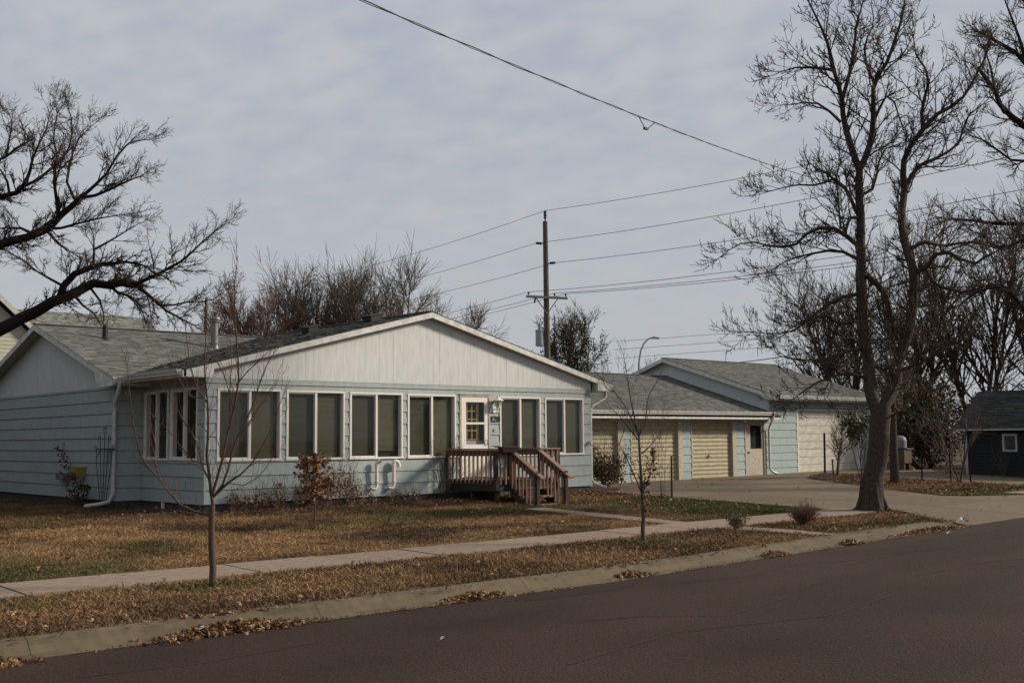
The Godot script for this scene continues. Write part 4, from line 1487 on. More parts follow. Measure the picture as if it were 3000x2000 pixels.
	for i in 6:
		var a := TAU * i / 6
		var x6 := Vector3.UP.cross(Vector3(0.31, 0.2, 0.9)).normalized()
		var z6 := Vector3.UP.cross(x6).normalized()
		var r6 := x6 * cos(a) + z6 * sin(a)
		lg.bar(Vector3(lx, 2.475, 0.165) + r6 * 0.055, Vector3(lx, 2.63, 0.165) + r6 * 0.10, 0.012, 0.012, Vector3(0.2, 0.1, 0.97))
	var lamp := put("wall_lamp", lg, M.window_white, house)
	lg = Geo.new()
	lg.lathe(Vector3(lx, 2.46, 0.165), [Vector2(0.046, 0.02), Vector2(0.09, 0.165)], 6)
	var lampglass := mat("lamp_glass", lin(0.42, 0.38, 0.30), 0.35)
	put("lamp_shade", lg, lampglass, lamp)
	# house number, bell, tap, vents
	var tm := TextMesh.new()
	tm.text = "420"
	var fnt := SystemFont.new()
	fnt.font_names = PackedStringArray(["Droid Serif"])
	fnt.font_weight = 700
	tm.font = fnt
	tm.font_size = 64
	tm.pixel_size = 0.00345
	tm.depth = 0.012
	var num := MeshInstance3D.new()
	num.name = "house_number"
	num.mesh = tm
	num.material_override = M.black_metal
	house.add_child(num)
	num.position = Vector3(8.15, 2.155, 0.028) - house.position
	num.set_meta("label", "black house number 420 beside the front door")
	g = Geo.new()
	g.box(Vector3(8.107, 1.863, 0.025), Vector3(0.03, 0.075, 0.02))
	put("doorbell", g, M.oak, house)
	g = Geo.new()
	g.tube(PackedVector3Array([Vector3(11.63, 1.5, 0.0), Vector3(11.63, 1.5, 0.09), Vector3(11.63, 1.44, 0.12)]), 0.016, 0.016, 7, true)
	g.tube(PackedVector3Array([Vector3(11.59, 1.54, 0.05), Vector3(11.67, 1.54, 0.05)]), 0.016, 0.016, 7, true)
	g.box(Vector3(11.56, 1.48, 0.03), Vector3(0.06, 0.07, 0.04))
	put("garden_tap", g, M.galvanised, house)
	for t in 2:
		var px := 4.34 + t * 0.495
		var pg := Geo.new()
		var pts := PackedVector3Array([Vector3(px - 0.16, 0.50, 0.0), Vector3(px - 0.15, 0.49, 0.06), Vector3(px - 0.11, 0.485, 0.10), Vector3(px - 0.04, 0.49, 0.12), Vector3(px - 0.005, 0.53, 0.12), Vector3(px, 0.60, 0.12), Vector3(px, 1.04, 0.12)])
		pg.tube(pts, 0.043, 0.043, 10, true)
		for y in [0.60, 0.62, 1.02]:
			pg.tube(PackedVector3Array([Vector3(px, y, 0.12), Vector3(px, y + 0.05, 0.12)]), 0.052, 0.052, 10, true)
		if t == 0:
			pg.tube(PackedVector3Array([Vector3(px, 1.04, 0.12), Vector3(px + 0.01, 1.11, 0.13), Vector3(px + 0.05, 1.14, 0.16), Vector3(px + 0.08, 1.145, 0.19)]), 0.05, 0.052, 10)
			pg.col = Color(0.25, 0.24, 0.22)
			pg.tube(PackedVector3Array([Vector3(px + 0.082, 1.1452, 0.1915), Vector3(px + 0.084, 1.1454, 0.193)]), 0.040, 0.040, 10, true)
		else:
			pg.tube(PackedVector3Array([Vector3(px, 1.04, 0.12), Vector3(px + 0.01, 1.10, 0.12), Vector3(px + 0.05, 1.135, 0.125), Vector3(px + 0.10, 1.12, 0.13), Vector3(px + 0.135, 1.06, 0.135), Vector3(px + 0.145, 0.99, 0.14)]), 0.05, 0.05, 10, true)
		put("vent_pipe", pg, M.pvc, house)
	# on the roof
	g = Geo.new()
	g.lathe(Vector3(3.34, 4.16, -6.19), [Vector2(0.13, 0.0), Vector2(0.115, 0.10), Vector2(0.112, 0.14), Vector2(0.14, 0.145), Vector2(0.14, 0.18), Vector2(0.10, 0.19), Vector2(0.10, 0.74), Vector2(0.15, 0.75), Vector2(0.155, 0.80), Vector2(0.12, 0.805), Vector2(0.12, 0.825), Vector2(0.165, 0.83), Vector2(0.16, 0.87), Vector2(0.0, 0.90)], 14)
	var flue := put("flue", g, M.galvanised, house)
	flue.set_meta("label", "tall galvanised flue with ringed cap on the roof")
	g = Geo.new()
	g.lathe(Vector3(0.434, 4.27, -6.56), [Vector2(0.16, 0.0), Vector2(0.085, 0.08), Vector2(0.07, 0.1), Vector2(0.068, 0.40), Vector2(0.055, 0.41), Vector2(0.05, 0.30)], 12)
	put("roof_pipe", g, M.black_metal, house)
	for p in [Vector3(4.60, 4.46, -3.3), Vector3(5.46, 4.675, -1.7)]:
		g = Geo.new()
		var tilt := Basis(Vector3.BACK, atan(0.2525))
		g.box(p + Vector3(0, 0.09, 0), Vector3(0.30, 0.14, 0.36), tilt)
		g.box(p + Vector3(0, 0.175, 0), Vector3(0.36, 0.03, 0.42), tilt)
		g.box(p + Vector3(0, 0.02, 0), Vector3(0.46, 0.02, 0.5), tilt)
		put("roof_vent", g, M.black_metal, house)
	# small fittings on the side walls
	g = Geo.new()
	g.span(Vector3(-0.65, 1.48, -6.6), Vector3(-0.60, 1.65, -6.4))
	put("outlet_cover", g, M.cream_trim, house)
	g = Geo.new()
	g.lathe(Vector3(-0.70, 0.72, -6.45), [Vector2(0.0, 0.0), Vector2(0.08, 0.02), Vector2(0.08, 0.18), Vector2(0.03, 0.24), Vector2(0.0, 0.25)], 10)
	g.tube(PackedVector3Array([Vector3(-0.70, 0.75, -6.35), Vector3(-0.70, 0.72, -6.15), Vector3(-0.70, 0.78, -6.02), Vector3(-0.62, 0.78, -6.0)]), 0.03, 0.03, 7, true)
	g.span(Vector3(-0.78, 0.66, -6.2), Vector3(-0.61, 0.86, -5.98))
	put("gas_meter", g, M.galvanised, house)
	g = Geo.new()
	g.span(Vector3(-0.03, 0.66, -0.90), Vector3(-0.018, 0.80, -0.84))
	put("outlet_cover", g, M.grey_paint, house)
	g = Geo.new()
	g.span(Vector3(-0.06, -0.05, -1.95), Vector3(-0.02, 0.29, -1.87))
	put("drain_stub", g, M.pvc, house)


# ---------------------------------------------------------------- the garages
func garage_door(f: Dictionary, u0: float, u1: float, y0: float, y1: float, ribs: int, m: String, trim: String, parent: Node3D, trim_w := 0.0, back := -0.1) -> Node3D:
	var g := Geo.new()
	var b := 0.06
	g.wbox(f, u0 - b, u0, y0 - 0.02, y1 + b, -0.12, 0.028)
	g.wbox(f, u1, u1 + b + trim_w, y0 - 0.02, y1 + b, -0.12, 0.028)
	g.wbox(f, u0, u1, y1, y1 + b, -0.12, 0.028)
	var door := put("garage_door", g, M[trim], parent)
	for i in ribs:
		var t0 := lerpf(y0, y1, float(i) / ribs)
		var t1 := lerpf(y0, y1, float(i + 1) / ribs)
		var r := Geo.new()
		var tone := rng.randf_range(0.96, 1.02)
		r.col = Color(tone, tone, tone)
		var h := t1 - t0
		var deep := 0.012 if ribs > 10 else 0.003
		r.wedge(f, u0, u1, t0 + 0.006, t0 + h * 0.3, back - 0.02, back + 0.022 - deep, back + 0.022)
		r.wedge(f, u0, u1, t0 + h * 0.3, t1 - 0.006, back - 0.02, back + 0.022, back + 0.022 - deep)
		put("door_panel", r, M[m], door)
	g = Geo.new()
	g.wbox(f, u0, u1, y0, y1, back - 0.04, back - 0.018)
	put("door_back", g, M.dark_room, door)
	return door


func make_garages() -> void:
	var low := thing("garage", "low grey roofed garage wing with three cream ribbed doors", "garage", Vector3(18.4, 0.15, -3.2))
	var F := wall_frame(Vector3(12.0, 0, -3.2), Vector3.RIGHT, Vector3.BACK)
	var g := Geo.new()
	g.span(Vector3(11.76, -0.4, -12.0), Vector3(24.75, 2.30, -3.34))
	put("wall", g, M.dark_room, low)
	var doors := [[13.85, 16.29, 0.12], [16.97, 19.36, 0.13], [20.13, 22.43, 0.165]]
	var holes := []
	for d in doors:
		holes.append([d[0] - 12.06, d[1] - 11.76, d[2] - 0.1, 2.25])
	holes.append([11.17, 12.42, 0.1, 2.30])
	lap_siding(F, 0.0, 12.77, 0.16, 2.36, 0.2855, holes, "garage_siding", low)
	for i in 3:
		var d: Array = doors[i]
		var door := garage_door(F, d[0] - 12.0, d[1] - 12.0, d[2], 2.18, 14, "cream_door", "cream_trim", low, 0.17)
		if i == 2:
			g = Geo.new()
			g.box(Vector3(21.14, 0.97, -3.27), Vector3(0.07, 0.07, 0.02))
			g.tube(PackedVector3Array([Vector3(21.14, 0.97, -3.27), Vector3(21.14, 0.97, -3.22)]), 0.016, 0.016, 6, true)
			g.bar(Vector3(21.07, 1.0, -3.22), Vector3(21.21, 0.94, -3.22), 0.02, 0.02)
			put("handle", g, M.galvanised, door)
	# side door
	g = Geo.new()
	g.wbox(F, 11.18, 11.27, 0.18, 2.30, -0.12, 0.03)
	g.wbox(F, 12.35, 12.42, 0.18, 2.30, -0.12, 0.03)
	g.wbox(F, 11.27, 12.35, 2.20, 2.30, -0.12, 0.03)
	var side := put("door", g, M.cream_trim, low)
	g = Geo.new()
	g.wbox(F, 11.275, 12.345, 0.20, 1.19, -0.06, -0.01)
	g.wbox(F, 11.275, 12.345, 2.06, 2.195, -0.06, -0.01)
	g.wbox(F, 11.275, 11.55, 1.19, 2.06, -0.06, -0.01)
	g.wbox(F, 12.26, 12.345, 1.19, 2.06, -0.06, -0.01)
	put("door_leaf", g, M.cream_trim, side)
	g = Geo.new()
	g.wbox(F, 11.55, 12.26, 1.19, 2.06, -0.04, -0.035)
	put("pane", g, M.glass, side)
	g = Geo.new()
	g.tube(PackedVector3Array([Vector3(23.38, 1.05, -3.21), Vector3(23.38, 1.05, -3.14)]), 0.03, 0.035, 8, true)
	put("handle", g, M.black_metal, side)
	# roof
	g = Geo.new()
	var poly := PackedVector2Array([Vector2(-8.2, 4.16), Vector2(-8.2, 4.08), Vector2(-2.66, 2.345), Vector2(-2.66, 2.425)])
	g.prism(poly, Vector3(11.6, 0, 0), Vector3.BACK, Vector3.UP, Vector3(13.14, 0, 0))
	poly = PackedVector2Array([Vector2(-8.2, 4.16), Vector2(-8.2, 4.08), Vector2(-13.6, 2.345), Vector2(-13.6, 2.425)])
	g.prism(poly, Vector3(11.6, 0, 0), Vector3.BACK, Vector3.UP, Vector3(13.14, 0, 0))
	var roof := put("roof", g, M.roof_deck, low)
	var all := func(_p: Vector3) -> bool:
		return true
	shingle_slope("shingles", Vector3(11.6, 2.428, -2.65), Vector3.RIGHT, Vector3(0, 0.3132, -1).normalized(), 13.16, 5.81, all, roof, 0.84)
	g = Geo.new()
	g.col = SHINGLE_TONES[0]
	g.bar(Vector3(11.6, 4.172, -8.2), Vector3(24.7, 4.172, -8.2), 0.26, 0.02)
	put("ridge_cap", g, M.shingle, roof)
	g = Geo.new()
	g.prism(PackedVector2Array([Vector2(-13.5, 2.35), Vector2(-2.8, 2.35), Vector2(-8.2, 4.08)]), Vector3(11.77, 0, 0), Vector3.BACK, Vector3.UP, Vector3(0.05, 0, 0))
	put("gable_wall", g, M.white_panel, low)
	g = Geo.new()
	g.span(Vector3(11.9, 2.275, -3.22), Vector3(24.74, 2.30, -2.68))
	put("soffit", g, M.soffit, low)
	g = Geo.new()
	g.span(Vector3(11.9, 2.27, -2.685), Vector3(24.74, 2.42, -2.66))
	put("fascia", g, M.white_trim, low)
	gutter_run(Vector3(11.9, 2.535, -2.655), Vector3(24.25, 2.545, -2.655), Vector3.BACK, low)
	downspout("downspout", PackedVector3Array([Vector3(24.18, 2.42, -2.60), Vector3(24.18, 2.30, -2.62), Vector3(24.5, 2.02, -3.0), Vector3(24.58, 1.9, -3.10), Vector3(24.58, 0.42, -3.10), Vector3(24.66, 0.3, -3.02), Vector3(24.86, 0.24, -2.95)]), low)
	g = Geo.new()
	g.lathe(Vector3(22.95, 2.26, -3.0), [Vector2(0.0, -0.09), Vector2(0.05, -0.08), Vector2(0.06, -0.03), Vector2(0.03, 0.0)], 10)
	put("porch_bulb", g, M.window_white, low)

	# the taller garage at the end
	var tall := thing("garage", "taller pale turquoise garage with one wide white door", "garage", Vector3(28.3, 0.2, -3.2))
	var T := wall_frame(Vector3(24.78, 0, -3.2), Vector3.RIGHT, Vector3.BACK)
	var TW := wall_frame(Vector3(24.78, 0, -13.2), Vector3.BACK, Vector3.LEFT)
	var TE := wall_frame(Vector3(32.0, 0, -3.2), Vector3.FORWARD, Vector3.RIGHT)
	g = Geo.new()
	g.span(Vector3(24.82, -0.4, -13.2), Vector3(31.96, 3.0, -3.34))
	put("wall", g, M.dark_room, tall)
	lap_siding(T, 0.0, 7.22, 0.16, 3.02, 0.2855, [[1.76, 6.35, 0.1, 2.72]], "garage_siding", tall)
	lap_siding(TE, 0.0, 9.9, 0.16, 3.0, 0.2855, [], "garage_siding", tall)
	garage_door(T, 1.82, 6.07, 0.215, 2.65, 8, "white_door", "window_white", tall, 0.22)
	var ts := func(u: float) -> float:
		return 4.79 - 0.316 * absf(u - 5.0)
	gable_panels(TW, 0.0, 10.0, 2.0, ts, 5.0, 0.41, "white_panel", tall, 0.0)
	var te := func(u: float) -> float:
		return 4.79 - 0.316 * absf(u - 5.0)
	gable_panels(TE, 0.0, 10.0, 3.0, te, 5.0, 0.41, "white_panel", tall, 0.0)
	g = Geo.new()
	for s in [-1, 1]:
		poly = PackedVector2Array([Vector2(-8.2, 4.91), Vector2(-8.2, 4.83), Vector2(-8.2 + s * 5.54, 4.83 - 0.316 * 5.54), Vector2(-8.2 + s * 5.54, 4.91 - 0.316 * 5.54)])
		g.prism(poly, Vector3(24.5, 0, 0), Vector3.BACK, Vector3.UP, Vector3(7.8, 0, 0))
	roof = put("roof", g, M.roof_deck, tall)
	shingle_slope("shingles", Vector3(24.48, 3.166, -2.65), Vector3.RIGHT, Vector3(0, 0.316, -1).normalized(), 7.84, 5.82, all, roof, 0.86)
	g = Geo.new()
	g.col = SHINGLE_TONES[0]
	g.bar(Vector3(24.48, 4.92, -8.2), Vector3(32.3, 4.92, -8.2), 0.26, 0.02)
	put("ridge_cap", g, M.shingle, roof)
	g = Geo.new()
	for e in [24.475, 32.3]:
		for s in [-1, 1]:
			var ze: float = -8.2 + s * 5.52
			poly = PackedVector2Array([Vector2(-8.2, 4.90), Vector2(ze, 4.90 - 0.316 * 5.52), Vector2(ze, 3.0), Vector2(-8.2 + s * 5.06, 3.0), Vector2(-8.2 + s * 4.9, 4.74 - 0.316 * 4.9), Vector2(-8.2, 4.74)])
			g.prism(poly, Vector3(e, 0, 0), Vector3.BACK, Vector3.UP, Vector3(0.024, 0, 0))
	put("rake_board", g, M.white_trim, tall)
	g = Geo.new()
	for s in [-1, 1]:
		poly = PackedVector2Array([Vector2(-8.2, 4.82), Vector2(-8.2, 4.79), Vector2(-8.2 + s * 5.1, 4.79 - 0.316 * 5.1), Vector2(-8.2 + s * 5.1, 4.82 - 0.316 * 5.1)])
		g.prism(poly, Vector3(24.5, 0, 0), Vector3.BACK, Vector3.UP, Vector3(0.28, 0, 0))
	g.span(Vector3(24.5, 3.0, -3.22), Vector3(32.3, 3.025, -2.68))
	put("soffit", g, M.soffit, tall)
	g = Geo.new()
	g.span(Vector3(24.5, 3.0, -2.684), Vector3(32.3, 3.14, -2.66))
	put("fascia", g, M.white_trim, tall)
	gutter_run(Vector3(24.52, 3.19, -2.655), Vector3(32.3, 3.19, -2.655), Vector3.BACK, tall)
	g = Geo.new()
	g.box(Vector3(29.0, 2.86, -3.13), Vector3(0.12, 0.10, 0.10))
	g.lathe(Vector3(28.9, 2.80, -3.05), [Vector2(0.03, 0.0), Vector2(0.06, 0.1)], 8, Vector3(-0.5, 0.5, -0.6).normalized())
	g.lathe(Vector3(29.1, 2.80, -3.05), [Vector2(0.03, 0.0), Vector2(0.06, 0.1)], 8, Vector3(0.5, 0.5, -0.6).normalized())
	put("flood_lamp", g, M.galvanised, tall)


# ---------------------------------------------------------------- the deck
func make_deck() -> void:
	var d := thing("porch_deck", "small weathered brown wooden deck with railings and front steps", "deck", Vector3(7.5, 0.1, 1.0))
	var x0 := 6.58
	var x1 := 8.56
	var z1 := 1.90
	var top := 0.66
	var rail := 1.41
	# boards run out from the wall
	var x := x0 + 0.04
	while x < x1 - 0.06:
		var g := Geo.new()
		var t := rng.randf_range(0.85, 1.1)
		g.col = Color(t, t, t)
		g.span(Vector3(x, top - 0.038, 0.03), Vector3(x + 0.134, top, z1 - 0.03))
		put("deck_board", g, M.deck_wood, d)
		x += 0.14
	# rim joists
	var rims := [[Vector3(x0, 0.39, 0.03), Vector3(x0 + 0.038, top - 0.004, z1)], [Vector3(x0 + 0.04, 0.39, z1 - 0.036), Vector3(x1 - 0.04, top - 0.004, z1 - 0.002)], [Vector3(x1 - 0.038, 0.39, 0.03), Vector3(x1, top - 0.004, z1)]]
	for r in rims:
		var g := Geo.new()
		g.span(r[0], r[1])
		put("rim_joist", g, M.post_wood, d)
	for p in [Vector3(x0 + 0.10, 0, z1 - 0.10), Vector3(x0 + 0.10, 0, 0.85), Vector3(x1 - 0.10, 0, z1 - 0.10), Vector3(x1 - 0.1, 0, 0.85), Vector3(7.55, 0, z1 - 0.12)]:
		var g := Geo.new()
		g.span(p + Vector3(-0.045, -0.3, -0.045), p + Vector3(0.045, 0.56, 0.045))
		put("post", g, M.post_wood, d)
	# rail posts
	var posts := [Vector3(x0 - 0.045, 0, z1 + 0.0), Vector3(x0 - 0.045, 0, 0.08), Vector3(7.0, 0, z1 + 0.045), Vector3(7.94, 0, z1 + 0.045), Vector3(x1 + 0.045, 0, z1 - 0.02), Vector3(x1 + 0.045, 0, 0.08)]
	for p in posts:
		var g := Geo.new()
		g.span(p + Vector3(-0.044, 0.42, -0.044), p + Vector3(0.044, rail - 0.04, 0.044))
		put("rail_post", g, M.post_wood, d)
	# rails: a flat cap over an upright board
	var runs := [[Vector3(x0 - 0.02, 0, 0.03), Vector3(x0 - 0.02, 0, z1 + 0.05)], [Vector3(x0 - 0.02, 0, z1 + 0.02), Vector3(7.05, 0, z1 + 0.02)], [Vector3(7.90, 0, z1 + 0.02), Vector3(x1 + 0.05, 0, z1 + 0.02)], [Vector3(x1 + 0.02, 0, 0.03), Vector3(x1 + 0.02, 0, z1)]]
	for i in 4:
		var r: Array = runs[i]
		var up := Vector3.UP
		var g := Geo.new()
		g.bar(r[0] + up * (rail - 0.018), r[1] + up * (rail - 0.018), 0.135, 0.036)
		put("rail_cap", g, M.rail_wood, d)
		g = Geo.new()
		g.bar(r[0] + up * (rail - 0.11), r[1] + up * (rail - 0.11), 0.036, 0.14)
		put("rail_board", g, M.deck_wood, d)
		var a: Vector3 = r[0]
		var b: Vector3 = r[1]
		var n := maxi(2, int(a.distance_to(b) / 0.148))
		for k in n:
			var p := a.lerp(b, (k + 0.5) / n)
			var side := Vector3(-0.025, 0, 0) if i == 0 else Vector3(0.025, 0, 0) if i == 3 else Vector3(0, 0, 0.025)
			var bg := Geo.new()
			var t := rng.randf_range(0.85, 1.12)
			bg.col = Color(t, t, t)
			bg.span(p + side + Vector3(-0.019, top - 0.1, -0.019), p + side + Vector3(0.019, rail - 0.05, 0.019))
			put("baluster", bg, M.rail_wood, d)
	# steps down to the path
	var treads := [[0.465, 2.05], [0.275, 2.34], [0.095, 2.63]]
	for t in treads:
		for k in 2:
			var g := Geo.new()
			var tone := rng.randf_range(0.9, 1.1)
			g.col = Color(tone, tone, tone)
			g.span(Vector3(7.03, t[0] - 0.036, t[1] + k * 0.142 - 0.13), Vector3(7.90, t[0], t[1] + k * 0.142 + 0.006))
			put("tread", g, M.rail_wood, d)
	for sx in [7.0, 7.93]:
		var g := Geo.new()
		var poly := PackedVector2Array([Vector2(z1, 0.64), Vector2(1.92, 0.425), Vector2(2.2, 0.425), Vector2(2.2, 0.235), Vector2(2.49, 0.235), Vector2(2.49, 0.055), Vector2(2.8, 0.055), Vector2(2.86, -0.12), Vector2(2.6, -0.12), Vector2(z1, 0.30)])
		g.prism(poly, Vector3(sx - 0.019, 0, 0), Vector3.BACK, Vector3.UP, Vector3(0.038, 0, 0))
		put("stringer", g, M.post_wood, d)
		# newel and sloping rail
		g = Geo.new()
		g.span(Vector3(sx - 0.044, -0.15, 2.80), Vector3(sx + 0.044, 0.86, 2.888))
		put("newel_post", g, M.post_wood, d)
		var a := Vector3(sx, 1.375, z1 + 0.02)
		var b := Vector3(sx, 0.70, 3.06)
		g = Geo.new()
		g.bar(a, b, 0.135, 0.036)
		put("hand_rail", g, M.rail_wood, d)
		g = Geo.new()
		var drop := Vector3(0, -0.115, 0)
		g.bar(a + drop, a.lerp(b, 0.84) + drop, 0.036, 0.145)
		put("rail_board", g, M.deck_wood, d)
		for k in 7:
			var f := (k + 0.6) / 7.6
			var p := a.lerp(b, f * 0.84)
			var low := 0.52 - 0.62 * f
			var bg := Geo.new()
			var t := rng.randf_range(0.88, 1.12)
			bg.col = Color(t, t, t)
			bg.span(Vector3(sx - 0.045, low - 0.02, p.z - 0.017), Vector3(sx - 0.020, p.y - 0.05, p.z + 0.017))
			put("baluster", bg, M.rail_wood, d)
	var fg := Geo.new()
	fg.span(Vector3(7.42, -0.1, 2.70), Vector3(7.50, 0.058, 2.76))
	put("step_prop", fg, M.pvc, d)
	# planter on the corner of the railing
	var pl := thing("planter_box", "rust red planter box sitting on the deck railing corner", "planter", Vector3(6.78, rail, 1.9))
	var g2 := Geo.new()
	g2.hexa([Vector3(6.58, rail - 0.09, 1.99), Vector3(7.02, rail - 0.09, 1.99), Vector3(7.02, rail - 0.09, 2.12), Vector3(6.58, rail - 0.09, 2.12)], [Vector3(6.54, rail + 0.028, 1.96), Vector3(7.06, rail + 0.028, 1.96), Vector3(7.06, rail + 0.028, 2.16), Vector3(6.54, rail + 0.028, 2.16)])
	put("box", g2, M.post_wood, pl)
	g2 = Geo.new()
	g2.hexa([Vector3(6.53, rail + 0.03, 1.84), Vector3(7.08, rail + 0.03, 1.84), Vector3(7.08, rail + 0.03, 2.17), Vector3(6.53, rail + 0.03, 2.17)], [Vector3(6.55, rail + 0.05, 1.86), Vector3(7.06, rail + 0.05, 1.86), Vector3(7.06, rail + 0.05, 2.15), Vector3(6.55, rail + 0.05, 2.15)])
	put("lid", g2, M.rust_red, pl)
	# rocks under the steps
	var rg := Geo.new()
	rg.lathe(Vector3(7.55, 0.0, 2.25), [Vector2(0.12, -0.03), Vector2(0.13, 0.04), Vector2(0.08, 0.09), Vector2(0.0, 0.10)], 7)
	lone("stone", rg, M.kerb_concrete, Vector3(7.55, 0, 2.25), "rounded pale stone lying under the deck steps", "stone")


# ---------------------------------------------------------------- plants
const BROWN_LEAVES := [Color(0.17, 0.085, 0.04), Color(0.12, 0.06, 0.032), Color(0.24, 0.115, 0.05), Color(0.075, 0.042, 0.026), Color(0.20, 0.125, 0.07)]
const GREEN_BROWN := [Color(0.05, 0.048, 0.02), Color(0.085, 0.06, 0.03), Color(0.12, 0.07, 0.035), Color(0.065, 0.06, 0.022), Color(0.15, 0.085, 0.05)]
const DARK_GREEN := [Color(0.035, 0.04, 0.014), Color(0.05, 0.05, 0.018), Color(0.07, 0.055, 0.024), Color(0.025, 0.03, 0.012)]


func stems(g: Geo, o: Vector3, count: int, high: float, spread: float, r: float, kids: Array, rise := 0.05) -> PackedVector3Array:
	var tips := PackedVector3Array()
	var P := {"depth": kids.size(), "kids": kids + [0], "wig": 0.1, "rise": rise, "amin": 0.3, "amax": 0.75, "lmin": 0.35, "lmax": 0.65, "thin": 0.0022, "from": 0.3}
	for i in count:
		var a := rng.randf() * TAU
		var k := spread * sqrt(rng.randf())
		var d := Vector3(cos(a) * k, 1, sin(a) * k).normalized()
		var p := o + Vector3(cos(a), 0, sin(a)) * 0.08 * rng.randf()
		var len := high * rng.randf_range(0.65, 1.05)
		grow(g, p, d, len, r * rng.randf_range(0.7, 1.2), 0, P)
		for t in 6:
			tips.append(p + d * len * rng.randf_range(0.3, 1.1) + rand_dir() * high * 0.09)
	return tips


func shrub(called: String, label: String, cat: String, at: Vector3, count: int, high: float, spread: float, r: float, kids: Array, leaves: int, size: float, cols: Array, twig := "red_twig", group := "") -> Node3D:
	var t := thing(called, label, cat, at, group)
	var g := Geo.new()
	var tips := stems(g, at, count, high, spread, r, kids)
	put("stems", g, M[twig], t)
	if leaves:
		var lg := Geo.new()
		for i in leaves:
			var p := tips[rng.randi() % tips.size()] + rand_dir() * 0.05
			var d := (rand_dir() + Vector3.DOWN * 0.5).normalized()
			lg.col = cols[rng.randi() % cols.size()]
			lg.leaf(p, d, d.cross(rand_dir()).normalized(), size * rng.randf_range(0.6, 1.3), size * rng.randf_range(0.35, 0.6), rng.randf_range(-0.4, 0.4))
		var o := put("leaves", lg, M.leaf, t)
		o.set_meta("kind", "stuff")
	return t


func young_tree(called: String, label: String, base: Vector3, list: Array, P: Dictionary, bark: String, twig: String) -> Node3D:
	var t := thing(called, label, "tree", base)
	var g := Geo.new()
	var tw := Geo.new()
	limbs(g, tw, base, list, P)
	put("trunk", g, M[bark], t)
	put("crown", tw, M[twig], t)
	return t


